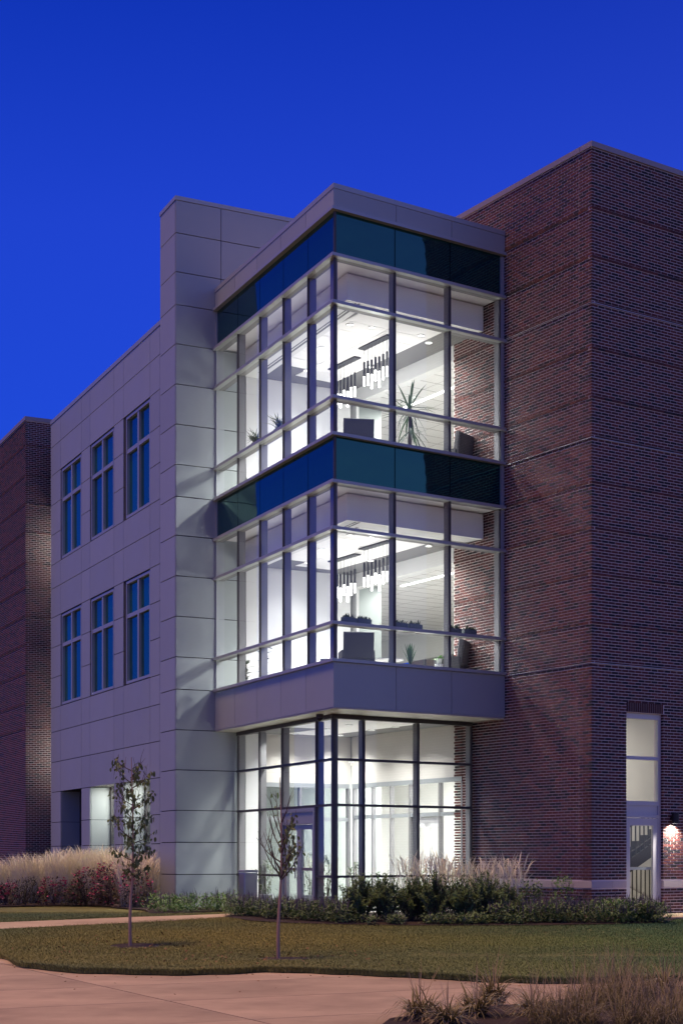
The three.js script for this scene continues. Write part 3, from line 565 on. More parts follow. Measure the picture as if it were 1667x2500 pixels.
for (const [y, n] of [[14.04, 'top'], [9.02, 'middle']]) {
  linear(BL, -10.1, -7.7, y, -2.05, `nearer of the two long white ceiling light lines on the ${n} floor`, 170); linear(BL, -14, -11.6, y, -2.05, `farther of the two long white ceiling light lines on the ${n} floor`, 170);
  linear(BL, -18, -15.6, y, -2.6, `farthest white ceiling light line, deepest on the ${n} floor`, 170); linear(BL, -9.4, -6.6, y, -5.4, `white ceiling light line deep on the right of the ${n} floor`, 170);
}
{
  linear(fr(-1.4, 44.2, T1), -.4, 3.6, 3.9, 0, 'white ceiling light line in the ground-floor room left of the inner corner', 310);
  linear(BL, -9.5, -5.0, 3.9, -1.6, 'nearest white ceiling light line in the ground-floor room behind the inner doors', 310); linear(BL, -12, -6, 3.9, -4.0, 'farther white ceiling light line in the ground-floor room behind the inner doors', 310);
}
// pendant clusters
function pendant(x, d, y, label) {
  const o = thing('pendant_light', label, 'light', [x, y, -d]); const f = fr(x, d, T2 - Q);
  bx(o, 'canopy', M.pendant, f, -.62, .62, y - .045, y - .014, -.1, .1);
  const drops = [.20, .30, .42, .26, .50, .34, .22];
  drops.forEach((dr, k) => {
    const lx = -.5 + k * .165, t0 = y - .36 - dr * .12, h = .36 - .04 * (k % 2);
    const wv = at(f, lx, 0, 0).sub(V(x, 0, -d));
    const wire = mesh('wire', new THREE.CylinderGeometry(.004, .004, y - .03 - t0, 5), M.black, o); wire.position.set(wv.x, (y - .03 + t0) / 2 - y, wv.z);
    const c = mesh('sleeve', new THREE.CylinderGeometry(.03, .03, h, 12), M.pendant, o); c.position.set(wv.x, t0 - h / 2 - y, wv.z);
    const gl = .12 + dr * .55, g = mesh('lamp_glass', new THREE.CylinderGeometry(.028, .028, gl, 12), M.lampTube, o); g.position.set(wv.x, t0 - h - gl / 2 - y, wv.z);
  });
  const pl = new THREE.SpotLight(lin(1, .985, .96), 40, 0, 1.36, .35); pl.position.set(x, y - 1.02, -d); pl.target.position.set(x, y - 4, -d); pl.castShadow = true; pl.shadow.radius = 6; scene.add(pl, pl.target);
  const gl = new THREE.PointLight(lin(1, .985, .96), 4); gl.position.set(x, y - 1.2, -d); gl.castShadow = true; gl.shadow.radius = 6; scene.add(gl);
}
pendant(.84, 38.45, 14.04, 'nearer pendant cluster of hanging glass tubes on the top floor'); pendant(.07, 40.1, 14.04, 'farther pendant cluster of hanging glass tubes on the top floor, beside the corner post');
pendant(.84, 38.35, 9.02, 'nearer pendant cluster of hanging glass tubes on the middle floor'); pendant(.07, 40.0, 9.02, 'farther pendant cluster of hanging glass tubes on the middle floor, beside the corner post');
// stairwell ceiling light
{
  const o = thing('ceiling_light', 'ceiling light of the stairwell behind the tall narrow door', 'light', at(BR, 3.6, 5.18, -2).toArray());
  bx(o, 'lamp_panel', M.lampWhite, BR, 3.2, 4.0, 5.165, 5.18, -2.3, -1.7);
  const l = new THREE.RectAreaLight(lin(1, .95, .87), 120, .8, .6); l.position.copy(at(BR, 3.6, 5.15, -2)); l.lookAt(l.position.x, 0, l.position.z); scene.add(l);
}
// wall lamp beside the tall door
{
  const o = thing('wall_lamp', 'black cylindrical downlight on the brick wall right of the tall door', 'lamp', at(BR, 2.45, 2.1, 0).toArray());
  const c = mesh('shade', new THREE.CylinderGeometry(.082, .082, .23, 24, 1, true), new THREE.MeshStandardMaterial({ color: lin(.012, .012, .014), roughness: .4, metalness: .3, side: THREE.DoubleSide }), o); place(c, BR, 2.45, 2.21, .13);
  const cap = mesh('cap', new THREE.CylinderGeometry(.084, .084, .012, 24), M.black, o); place(cap, BR, 2.45, 2.331, .13);
  bx(o, 'bracket', M.black, BR, 2.42, 2.48, 2.18, 2.26, .0, .055);
  const bulb = mesh('bulb', new THREE.SphereGeometry(.035, 14, 10), M.lampWarm, o); place(bulb, BR, 2.45, 2.14, .13);
  const s = new THREE.SpotLight(lin(1, .90, .80), 26, 0, 1.15, 1); s.position.copy(at(BR, 2.45, 2.14, .13)); s.target.position.copy(at(BR, 2.45, 0, .10)); s.castShadow = true; s.shadow.radius = 2; scene.add(s, s.target);
}

// ---------------------------------------------------------------- furniture and fittings
function rbox(w, h, d, r = .04) {
  const s = new THREE.Shape(), x = -w / 2 + r, y = -h / 2 + r; s.moveTo(x, y); s.lineTo(-x, y); s.lineTo(-x, -y); s.lineTo(x, -y); s.closePath();
  const g = new THREE.ExtrudeGeometry(s, { depth: Math.max(.01, d - 2 * r), bevelEnabled: true, bevelThickness: r, bevelSize: r, bevelSegments: 2 }); g.translate(0, 0, -Math.max(.01, d - 2 * r) / 2); return g;
}
function armchair(x, d, y, turn, label) {
  const o = thing('armchair', label, 'armchair', [x, y, -d]); o.rotation.y = turn;
  const p = (n, g, m, X, Y, Z, rx = 0) => { const k = mesh(n, g, m, o); k.position.set(X, Y, Z); k.rotation.x = rx; };
  p('seat', rbox(.62, .2, .62), M.chair, 0, .36, .04); p('backrest', rbox(.72, .62, .16), M.chair, 0, .70, -.28, -.12); p('armrest', rbox(.13, .34, .66), M.chair, -.33, .42, .04); p('armrest', rbox(.13, .34, .66), M.chair, .33, .42, .04);
  for (const [a, c] of [[-.28, -.24], [.28, -.24], [-.28, .3], [.28, .3]]) p('leg', new THREE.CylinderGeometry(.018, .013, .27, 8), M.black, a, .135, c);
  return o;
}
armchair(.36, 36.9, 10.6, Math.PI + .15, 'dark grey armchair behind the corner glass on the top floor'); armchair(2.75, 38.1, 10.6, -2.2, 'dark grey armchair against the brick wall on the top floor');
armchair(.36, 36.9, 5.6, Math.PI + .15, 'dark grey armchair behind the corner glass on the middle floor'); armchair(2.72, 38.2, 5.6, -1.9, 'dark grey armchair against the brick wall on the middle floor');
{
  const o = thing('side_table', 'low pale round side table between the middle-floor armchairs', 'table', [1.15, 5.6, -37.6]);
  const a = mesh('table_top', new THREE.CylinderGeometry(.34, .34, .03, 28), M.white, o); a.position.y = .48; const c = mesh('stem', new THREE.CylinderGeometry(.03, .03, .46, 12), M.steel, o); c.position.y = .24; const e = mesh('foot', new THREE.CylinderGeometry(.2, .22, .02, 24), M.steel, o); e.position.y = .01;
}
const leafM = (r, g, b, t = .3) => new THREE.MeshPhysicalMaterial({ color: lin(r, g, b), roughness: .75, transmission: t, thickness: 0, side: THREE.DoubleSide });
const LM = { yucca: leafM(.06, .10, .05), rubber: leafM(.035, .06, .035), snake: leafM(.05, .10, .05), succ: leafM(.05, .08, .05), lobby: leafM(.12, .17, .09), light: leafM(.12, .28, .07), tree: leafM(.13, .175, .05, .25), yew: leafM(.11, .20, .055, .2), salvia: leafM(.105, .20, .055), flower: leafM(.11, .09, .12), reed: leafM(.84, .82, .64, .35), reedGreen: leafM(.18, .18, .07), rose: leafM(.05, .035, .035), pink: leafM(.46, .03, .16), bright: leafM(.12, .26, .05), lily: leafM(.20, .175, .06), tan: leafM(.42, .33, .17), grass: leafM(.075, .070, .024, .2) };
// blade: a narrow bent leaf as a strip of quads
function bladeGeo(len, w, bend, seg = 4, fold = 0) {
  const pos = [], idx = [];
  for (let i = 0; i <= seg; i++) { const t = i / seg, a = bend * t, y = len * t * Math.cos(a * .6), z = len * t * Math.sin(a * .6), ww = w * (i === seg ? .06 : Math.sin(Math.PI * (.18 + .72 * t))); pos.push(-ww / 2, y, z + fold * ww, ww / 2, y, z + fold * ww); if (i < seg) { const k = i * 2; idx.push(k, k + 1, k + 2, k + 1, k + 3, k + 2); } }
  const g = new THREE.BufferGeometry(); g.setAttribute('position', new THREE.Float32BufferAttribute(pos, 3)); g.setIndex(idx); g.computeVertexNormals(); return g;
}
const potGeo = (r, h) => new THREE.LatheGeometry([[0, 0], [r * .78, 0], [r, h], [r * .93, h], [r * .9, h * .9], [0, h * .9]].map(p => new THREE.Vector2(...p)), 24);
function leafy(o, mat, n, at0, fn) { for (let k = 0; k < n; k++) { const [g, rx, ry, y] = fn(k); const m = mesh('leaf', g, mat, o); m.rotation.order = 'YXZ'; m.rotation.set(rx, ry, 0); m.position.set(at0[0], at0[1] + y, at0[2]); } }
{ // yucca on the top floor
  const o = thing('yucca_plant', 'tall spiky yucca behind the middle window of the top floor', 'plant', [1.62, 10.6, -37.0]);
  mesh('pot', potGeo(.2, .36), M.pot, o); const tr = mesh('trunk', new THREE.CylinderGeometry(.03, .045, 1.15, 8), std(.12, .09, .06, .9), o); tr.position.y = .85;
  const gs = [bladeGeo(.72, .055, .5), bladeGeo(.62, .05, 1.1), bladeGeo(.8, .05, .25)];
  leafy(o, LM.yucca, 34, [0, 1.3, 0], k => [gs[k % 3], k < 10 ? rr(.05, .8) : k < 22 ? rr(.8, 1.7) : rr(1.8, 2.6), k * 2.4 + rr(-.3, .3), rr(-.1, .14)]);
  leafy(o, LM.yucca, 12, [0, .85, 0], k => [gs[k % 3], rr(1.7, 2.6), k * 2.4, rr(-.05, .1)]);
}
function rubber(x, d, y, h, label) {
  const o = thing('rubber_plant', label, 'plant', [x, y, -d]); mesh('pot', potGeo(.15, .26), M.potPale, o); const tr = mesh('stem', new THREE.CylinderGeometry(.012, .018, h, 6), std(.1, .08, .05, .9), o); tr.position.y = h / 2 + .1;
  const g = bladeGeo(.24, .11, .5, 5), n = Math.round(h * 16); leafy(o, LM.rubber, n, [0, 0, 0], k => [g, rr(.7, 1.5), k * 2.4, .3 + (h - .15) * k / n]);
}
rubber(-1.95, 39.6, 5.6, .95, 'taller leafy rubber plant behind the left glass on the middle floor'); rubber(-2.45, 40.2, 5.6, .65, 'shorter leafy rubber plant beside the taller one on the middle floor');
{
  const o = thing('snake_plant', 'upright snake plant behind the middle window of the middle floor', 'plant', [1.62, 5.6, -36.9]); mesh('pot', potGeo(.17, .26), M.potPale, o);
  const gs = [bladeGeo(.55, .06, .12), bladeGeo(.42, .055, .2)]; leafy(o, LM.snake, 15, [0, .24, 0], k => [gs[k % 2], rr(.02, .42), k * 2.4, 0]);
}
{
  const o = thing('potted_plant', 'small bright green potted plant by the right armchair on the middle floor', 'plant', [2.35, 6.0, -37.7]); mesh('pot', potGeo(.08, .12), M.white, o); leafy(o, LM.light, 9, [0, .1, 0], k => [bladeGeo(.2, .07, .9), rr(.6, 1.3), k * 2.4, 0]);
  const st = mesh('stand', new THREE.CylinderGeometry(.1, .12, .38, 16), M.white, o); st.position.y = -.2;
}
{
  const o = thing('potted_plant', 'small spiky plant low behind the left glass of the top floor', 'plant', [-2.42, 10.6, -39.9]); mesh('pot', potGeo(.1, .14), M.pot, o); leafy(o, LM.snake, 12, [0, .12, 0], k => [bladeGeo(.34, .04, .5), rr(.2, .9), k * 2.4, 0]);
}
{ // waste bin
  const o = thing('waste_bin', 'small blue-grey bin behind the left glass near the corner on the middle floor', 'bin', P2(GL, -1.62, -.55).reduce((a, v, i) => (a[i ? 2 : 0] = i ? -v : v, a), [0, 5.6, 0])); mesh('bin_body', potGeo(.12, .32), M.potPale, o); 
}
function planter(f, lx, y, z, label, group, h = .12) {
  const o = thing('planter_box', label, 'planter', at(f, lx, y, z).toArray(), group); o.rotation.y = f.a;
  const b = mesh('box', rbox(.36, .13, .12, .01), M.pot, o); b.position.y = .065;
  const gs = [];
  for (let k = 0; k < 46; k++) { const g = bladeGeo(rr(.5, 1) * h, .035, rr(.2, 1.2), 2); g.rotateX(rr(0, .9)); g.rotateY(rr(0, 6.3)); g.translate(rr(-.15, .15), .12, rr(-.04, .04)); gs.push(g); }
  mesh('succulents', mergeGeometries(gs), LM.succ, o).userData.kind = 'stuff';
}
[[.46, 'leftmost'], [.86, 'second from left'], [1.87, 'third from left'], [2.28, 'fourth from left'], [3.42, 'fifth from left'], [3.86, 'rightmost']].forEach(([x, n]) => planter(GR, x, 6.545, -.12, `${n} of the dark planter boxes on the middle-floor window rail`, 'planter boxes on the window rail', .13));
planter(GL, -4.72, 11.53, -.12, 'planter box of succulents farther left on the top-floor window rail', 'planter boxes on the top-floor rail', .42); planter(GL, -3.35, 11.53, -.12, 'planter box of succulents nearer the corner on the top-floor window rail', 'planter boxes on the top-floor rail', .46);
{ // dome camera under the overhang
  const p = along(meet(along(bayC, nL, -.3), L1, along(bayC, nR, -.3), R2), L1, 1.05), o = thing('security_camera', 'dark dome security camera under the overhang left of the corner', 'camera', [p[0], 4.61, -p[1]]);
  const b = mesh('mount', new THREE.CylinderGeometry(.085, .085, .09, 20), std(.05, .045, .04, .5), o); b.position.y = -.045; const d = mesh('dome', new THREE.SphereGeometry(.07, 20, 10, 0, Math.PI * 2, Math.PI / 2, Math.PI / 2), phys(.02, .02, .02, .05), o); d.position.y = -.09;
}
{ // bin outside the door
  const p = P2(G0L, -3.28, .75), o = thing('litter_bin', 'upright stainless steel litter bin left of the entrance doors', 'bin', [p[0], 0, -p[1]]); o.rotation.y = T1 - Q;
  const b = mesh('bin_body', rbox(.36, .92, .36, .02), M.steel, o); b.position.y = .48; const t = mesh('lid', rbox(.38, .06, .38, .015), M.frame, o); t.position.y = .98;
}
// potted shrubs in the lobby
function lobbyPlant(x, d, h, label) {
  const o = thing('lobby_plant', label, 'plant', [x, .03, -d]); const b = mesh('pot', rbox(.34, .36, .34, .02), M.potPale, o); b.position.y = .18;
  const gs = []; for (let k = 0; k < 130; k++) { const g = bladeGeo(rr(.1, .22), .03, 1, 3), t = rnd(); g.rotateX(rr(.3, 2)); g.rotateY(rr(0, 6.3)); const a = rr(0, 6.3), r = (.05 + .3 * Math.sin(Math.PI * Math.min(1, t * 1.05))) * Math.sqrt(rnd()); g.translate(Math.cos(a) * r, .4 + t * h, Math.sin(a) * r); gs.push(g); }
  mesh('foliage', mergeGeometries(gs), LM.lobby, o).userData.kind = 'stuff';
  const st = []; for (let k = 0; k < 7; k++) { const g = new THREE.CylinderGeometry(.004, .009, h, 5); g.translate(0, h / 2 + .3, 0); g.rotateX(rr(-.2, .2)); g.rotateZ(rr(-.2, .2)); st.push(g); } mesh('stems', mergeGeometries(st), std(.08, .06, .04, .9), o).userData.kind = 'stuff';
}
lobbyPlant(-.35, 37.3, .9, 'airy potted shrub just inside the corner post of the lobby'); lobbyPlant(-.75, 38.5, 1.0, 'potted shrub behind the right leaf of the entrance doors'); lobbyPlant(.35, 37.6, .75, 'potted shrub right of the corner post in the lobby'); lobbyPlant(1.9, 41.6, .9, 'potted shrub beyond the inner doors of the lobby'); lobbyPlant(-1.9, 39.6, .8, 'potted shrub left of the entrance doors in the lobby');

// ---------------------------------------------------------------- trees
function limb(pts, r0, r1, seg = 6) {
  const c = new THREE.CatmullRomCurve3(pts), n = Math.max(3, pts.length * 3), g = new THREE.TubeGeometry(c, n, 1, seg), p = g.attributes.position, v = V(0, 0, 0);
  for (let i = 0; i <= n; i++) { const t = i / n, q = c.getPointAt(t), r = r0 + (r1 - r0) * t; for (let j = 0; j <= seg; j++) { const k = i * (seg + 1) + j; v.fromBufferAttribute(p, k).sub(q).multiplyScalar(r).add(q); p.setXYZ(k, v.x, v.y, v.z); } }
  g.computeVertexNormals(); return g;
}
const bark = std(.44, .27, .18, .85, 0, { bumpMap: fineBump, bumpScale: .004 }), twig = std(.09, .06, .05, .9);
function sapling(x, d, forkH, topH, spread, bare, label) {
  const o = thing('young_tree', label, 'tree', [x, gy(d), -d]);
  const lean = rr(-.02, .04);
  mesh('trunk', limb([V(-.02, -.05, 0), V(-.025, forkH * .35, .01), V(.0 + lean, forkH * .7, 0), V(.02, forkH, 0), V(.03, (forkH + topH) * .5, .02), V(.0, topH, 0)], .031, .006, 10), bark, o);
  const br = [], leaves = [], nB = bare ? 17 : 26;
  for (let k = 0; k < nB; k++) {
    const t = k / nB, y0 = forkH + (topH - forkH) * (bare ? Math.pow(t, 2) * .62 : t * .92), a = k * 2.4 + rr(-.4, .4), l = spread * (bare ? rr(.75, 1.15) * (1 - .3 * t) : (.45 + .75 * Math.sin(Math.PI * (.18 + .66 * (1 - t)))) * rr(.6, 1.1)), up = bare ? rr(.65, 1.35) : rr(.25, .6);
    const A = V(.02, y0, 0), C = V(.02 + Math.cos(a) * l * .5, y0 + up * l * .55, Math.sin(a) * l * .5), E = V(.02 + Math.cos(a) * l, Math.min(topH, y0 + up * l * 1.5), Math.sin(a) * l);
    br.push(limb([A, C, E], bare ? .013 : .010, .003, 5));
    const twigs = bare ? 4 : 3;
    for (let q = 0; q < twigs; q++) { const s = rr(.3, .9), B = A.clone().lerp(C, Math.min(1, s * 2)).lerp(E, Math.max(0, s * 2 - 1)), F = B.clone().add(V(rr(-.12, .12), rr(.1, .32), rr(-.12, .12))); br.push(limb([B, B.clone().lerp(F, .5).add(V(rr(-.02, .02), 0, 0)), F], .005, .002, 4)); }
    const nL = bare ? (Math.cos(a) > .15 && y0 < forkH + (topH - forkH) * .4 ? 16 : (k % 5 === 0 ? 4 : 0)) : 26;
    for (let q = 0; q < nL; q++) {
      const s = Math.sqrt(rnd()), B = A.clone().lerp(C, Math.min(1, s * 2)).lerp(E, Math.max(0, s * 2 - 1)).add(V(rr(-.07, .07), rr(-.09, .07), rr(-.07, .07)));
      const g = bladeGeo(rr(.065, .115), rr(.034, .052), .8, 3, .12); g.rotateX(rr(1.3, 2.9)); g.rotateY(rr(0, 6.3)); g.translate(B.x, B.y, B.z); leaves.push(g);
    }
  }
  mesh('branches', mergeGeometries(br), twig, o).userData.kind = 'stuff'; mesh('crown', mergeGeometries(leaves), LM.tree, o).userData.kind = 'stuff';
  return o;
}
seed = 101; sapling(-3.73, 27.73, 1.22, 3.36, .40, false, 'slender leafy young tree on the lawn before the metal-clad wing');
seed = 205; sapling(-1.0, 25.28, 1.28, 2.95, .42, true, 'half-bare young tree on the lawn before the entrance doors');
for (const [x, d, n] of [[-3.73, 27.73], [-1.0, 25.28]]) { const g = new THREE.CircleGeometry(.46, 28); g.rotateX(-Q); const m = struct('mulch_ring', g, M.earth); m.position.set(x + .08, gy(d) + .012, -d); m.rotation.x = d > 26 ? Math.atan(.34 / 8) : 0; }

// ---------------------------------------------------------------- shrubs, grasses and beds
const plantAt = (name, label, cat, x, d, group) => thing(name, label, cat, [x, gy(d) + .02, -d], group);
function merged(n, fn) { const gs = []; for (let k = 0; k < n; k++) { const g = fn(k); if (g) gs.push(g); } return mergeGeometries(gs); }
const quad = (l, w) => bladeGeo(l, w, .6, 2);
// feather reed grass: green base blades, tan stems with plumes
function reedParts(h, r, n) {
  const stems = merged(n, () => { const l = h * rr(.72, 1.05), g = bladeGeo(l, .010, rr(.05, .45), 4); g.rotateX(rr(0, .16)); g.rotateY(rr(0, 6.3)); const a = rr(0, 6.3), q = r * Math.sqrt(rnd()); g.translate(Math.cos(a) * q, 0, Math.sin(a) * q); return g; });
  const plumes = merged(n, () => { const l = h * rr(.26, .36), b = h * rr(.42, .78), g = bladeGeo(l, rr(.018, .03), rr(.3, 1.5), 4); const t = rr(0, .30), y = rr(0, 6.3); g.translate(0, b, 0); g.rotateX(t); g.rotateY(y); const a = rr(0, 6.3), q = r * Math.sqrt(rnd()); g.translate(Math.cos(a) * q, 0, Math.sin(a) * q); return g; });
  const base = merged(n, () => { const g = bladeGeo(h * rr(.3, .6), .012, rr(.4, 1.6), 4); g.rotateX(rr(0, .4)); g.rotateY(rr(0, 6.3)); const a = rr(0, 6.3), q = r * Math.sqrt(rnd()); g.translate(Math.cos(a) * q, 0, Math.sin(a) * q); return g; });
  return { stems, plumes, base };
}
seed = 301;
function reedClump(proto, label, x, d, turn, s, group) {
  const o = plantAt('feather_reed_grass', label, 'ornamental grass', x, d, group); o.rotation.y = turn; o.scale.setScalar(s);
  for (const [n, m] of [['stems', LM.reed], ['plumes', LM.reed], ['base', LM.reedGreen]]) mesh(n, proto[n], m, o).userData.kind = 'stuff';
}
const reedA = reedParts(1.5, .42, 330), reedB = reedParts(1.5, .36, 300), reedC = reedParts(1.35, .28, 62);
[[-10.4, 45.2], [-9.9, 44.4], [-9.3, 45.4], [-8.9, 44.2], [-8.3, 45.2], [-7.9, 44.2], [-7.4, 45.0], [-6.9, 43.9], [-6.5, 44.2], [-6.05, 43.4], [-5.75, 42.4], [-5.35, 41.9], [-5.5, 40.9], [-7.7, 46.6], [-8.7, 47], [-6.9, 45.6]].forEach(([x, d], i) => reedClump(i & 1 ? reedA : reedB, 'tall tan feather reed grass in the dense row before the metal-clad wing', x, d, i * 1.7, rr(.78, 1.1), 'feather reed grasses before the wing'));
[[1.55, 34.8], [2.05, 34.4], [2.5, 34.5], [2.95, 34.9], [3.35, 34.3], [3.7, 34.0], [2.2, 35.2]].forEach(([x, d], i) => reedClump(reedC, 'thin tan feather reed grass behind the dark yew shrubs at the brick wall', x, d, i * 1.3, rr(.9, 1.08), 'feather reed grasses behind the yews'));
// yews
function yewParts(h, r) {
  const sh = [], st = [], up = V(0, 1, 0), q4 = new THREE.Quaternion(), m4 = new THREE.Matrix4(), one = V(1, 1, 1);
  const shoot = (A, dir, l, n) => {
    const E = A.clone().addScaledVector(dir, l); st.push(limb([A, A.clone().lerp(E, .5).add(V(0, .02, 0)), E], .007, .002, 4));
    for (let k = 0; k < n; k++) { const g = quad(rr(.05, .085), rr(.016, .024)); g.rotateX(rr(.45, .95)); g.rotateY(rr(0, 6.3)); q4.setFromUnitVectors(up, dir); m4.compose(A.clone().lerp(E, .1 + .95 * rnd()), q4, one); g.applyMatrix4(m4); sh.push(g); }
  };
  for (let k = 0; k < 30; k++) {
    const a = k * 2.4 + rr(-.3, .3), tilt = rr(.05, .8), l = h * rr(.65, 1.05) * (1 - .25 * tilt), dir = V(Math.cos(a) * Math.sin(tilt), Math.cos(tilt), Math.sin(a) * Math.sin(tilt));
    shoot(V(rr(-.1, .1), 0, rr(-.1, .1)), dir, l, 46);
    for (let q = 0; q < 7; q++) { const d2 = dir.clone().add(V(rr(-.6, .6), rr(0, .6), rr(-.6, .6))).normalize(); shoot(dir.clone().multiplyScalar(l * rr(.3, .85)), d2, rr(.16, .32), 17); }
  }
  return { foliage: mergeGeometries(sh), stems: mergeGeometries(st) };
}
seed = 401; const yewA = yewParts(1.05, .5), yewB = yewParts(.95, .5);
[[.42, 32.9, 1.0, 'leftmost dark green yew shrub, with its spiky top over the lobby glass'], [1.0, 32.7, .85, 'second dark yew shrub from the left before the lobby glass'], [1.5, 33.0, .95, 'third dark yew shrub from the left before the lobby glass'], [2.0, 32.7, .98, 'dark yew shrub below the tallest reed plumes'], [2.5, 32.8, .95, 'dark yew shrub before the end of the lobby glass'], [3.0, 33.0, .95, 'second dark yew shrub from the right before the brick wall'], [3.5, 32.9, .85, 'rightmost dark yew shrub before the brick wall'], [.85, 33.5, .9, 'dark yew shrub in the back row behind the two leftmost yews'], [1.75, 33.6, .9, 'dark yew shrub in the back row behind the middle yews']].forEach(([x, d, s, l], i) => { const p = i & 1 ? yewA : yewB, o = plantAt('yew_shrub', l, 'shrub', x, d, 'yew shrubs along the lobby'); o.rotation.y = i * 2.1; o.scale.setScalar(s * 1.0); mesh('foliage', p.foliage, LM.yew, o).userData.kind = 'stuff'; mesh('stems', p.stems, twig, o).userData.kind = 'stuff'; });
// low perennials: leafy mounds with purple spikes, one bed each
function bedOf(name, label, cat, spots, h, mats, spikes) {
  const lf = [], sp = [];
  for (const [x, d, s] of spots) {
    for (let k = 0; k < 70; k++) { const a = rr(0, 6.3), r = .24 * s * Math.sqrt(rnd()), t = rnd(), g = quad(rr(.06, .12) * s, rr(.025, .045)); g.rotateX(rr(.3, 1.5)); g.rotateY(rr(0, 6.3)); g.translate(x + Math.cos(a) * r, gy(d) + .03 + t * h * s * (1 - r), -d + Math.sin(a) * r); lf.push(g); }
    for (let k = 0; k < spikes; k++) { const a = rr(0, 6.3), r = .22 * s * Math.sqrt(rnd()), g = bladeGeo(h * s * rr(.5, .8), .016, rr(0, .4), 3); g.rotateX(rr(0, .3)); g.rotateY(rr(0, 6.3)); g.translate(x + Math.cos(a) * r, gy(d) + h * s * .55, -d + Math.sin(a) * r); sp.push(g); }
  }
  const o = thing(name, label, cat, [0, 0, 0]); o.userData.kind = 'stuff'; delete o.userData.category;
  mesh('foliage', mergeGeometries(lf), mats[0], o).userData.kind = 'stuff'; if (sp.length) mesh('flower_spikes', mergeGeometries(sp), mats[1], o).userData.kind = 'stuff';
}
seed = 501;
const scatter = (n, fn) => Array.from({ length: n }, fn);
bedOf('perennial_bed', 'low leafy perennials with faded purple spikes before the entrance doors', 'plants', scatter(105, () => { const t = rnd(), u = rnd(); return [-2.5 + t * 2.9, 34.3 - t * 2.3 + u * 1.7, rr(.7, 1.1)]; }), .42, [LM.salvia, LM.flower], 8);
bedOf('perennial_bed', 'bright green low perennials at the foot of the metal fin', 'plants', scatter(44, () => { const t = rnd(); return [-4.5 + t * 2.0, 36.2 + rnd() * 2.6 + t * .3, rr(.75, 1.15)]; }), .42, [LM.bright, LM.flower], 6);
bedOf('perennial_bed', 'low purple-spiked perennials before the brick corner and the tall door', 'plants', scatter(110, () => { const t = rnd(); return [2.9 + t * 3.9, 32.15 + t * .25 + rnd() * 1.5, rr(.75, 1.1)]; }), .44, [LM.salvia, LM.flower], 8);
bedOf('ground_cover', 'small leafy edging plants along the front of the yew shrubs', 'plants', scatter(34, () => { const t = rnd(); return [.3 + t * 3.6, 31.95 + rnd() * .4, rr(.5, .8)]; }), .30, [LM.salvia, LM.flower], 2);
function mound(name, label, cat, x, d, h, r, n, mat, group, extra, lw = [.05, .1, .03, .05]) {
  const o = plantAt(name, label, cat, x, d, group);
  mesh('foliage', merged(n, () => { const a = rr(0, 6.3), t = rnd(), q = r * Math.sqrt(1 - .75 * t) * Math.pow(rnd(), .4), g = quad(rr(lw[0], lw[1]), rr(lw[2], lw[3])); g.rotateX(rr(.2, 1.8)); g.rotateY(rr(0, 6.3)); g.translate(Math.cos(a) * q, t * h * rr(.85, 1.05), Math.sin(a) * q); return g; }), mat, o).userData.kind = 'stuff';
  mesh('stems', merged(9, () => { const a = rr(0, 6.3), q = r * rr(.2, .7); return limb([V(0, 0, 0), V(Math.cos(a) * q * .5, h * .4, Math.sin(a) * q * .5), V(Math.cos(a) * q, h * .8, Math.sin(a) * q)], .008, .003, 4); }), twig, o).userData.kind = 'stuff';
  if (extra) mesh('blossoms', merged(extra, () => { const a = rr(0, 6.3), t = Math.pow(rnd(), .6), q = r * Math.sqrt(1 - .75 * t) * rr(.85, 1.05), X = Math.cos(a) * q, Y = t * h * rr(.9, 1.06), Z = Math.sin(a) * q; const gs = []; for (let k = 0; k < 4; k++) { const g = quad(.065, .055); g.rotateX(rr(.5, 1.4)); g.rotateY(k * 1.57); g.translate(X, Y, Z); gs.push(g); } return mergeGeometries(gs); }), LM.pink, o).userData.kind = 'stuff';
  return o;
}
seed = 601;
[[-5.3, 40.2, .95, .62, 'largest pink rose bush, right of the slender leafy tree trunk'], [-6.1, 41.4, 1.05, .68, 'pink rose bush left of the slender leafy tree trunk'], [-6.9, 42.2, 1.0, .6, 'pink rose bush in the middle of the left bed'], [-7.8, 42.4, .75, .55, 'lower pink rose bush towards the left frame edge'], [-9.1, 42.3, .6, .5, 'small pink rose bush at the left frame edge'], [-6.4, 42.8, 1.1, .5, 'pink rose bush at the back of the left bed']].forEach(([x, d, h, r, l]) => mound('rose_bush', l, 'shrub', x, d, h, r, 620, LM.rose, 'pink rose bushes in the left bed', 75));
[[-8.5, 42.0, .75, .5, 'rounded dark green shrub at the left of the rose bushes'], [-7.1, 41.8, .65, .42, 'dark green shrub between the rose bushes']].forEach(([x, d, h, r, l]) => mound('evergreen_shrub', l, 'shrub', x, d, h, r, 900, leafM(.045, .05, .018, .15), 'dark green shrubs among the roses', 0, [.06, .12, .014, .024]));
mound('leafy_shrub', 'bright green leafy shrub against the brick corner', 'shrub', 4.75, 33.6, .95, .38, 420, LM.bright, null, 0); mound('leafy_shrub', 'dark leafy shrub left of the bright green one at the brick wall', 'shrub', 4.1, 33.7, .8, .42, 520, LM.salvia, null, 0);
mound('leafy_shrub', 'dark green leafy shrub before the foot of the tall door', 'shrub', 5.75, 32.7, .48, .5, 620, LM.bright, null, 0); mound('leafy_shrub', 'low dark green shrub at the right end of the bed by the landing', 'shrub', 6.5, 32.8, .42, .45, 560, LM.salvia, null, 0);

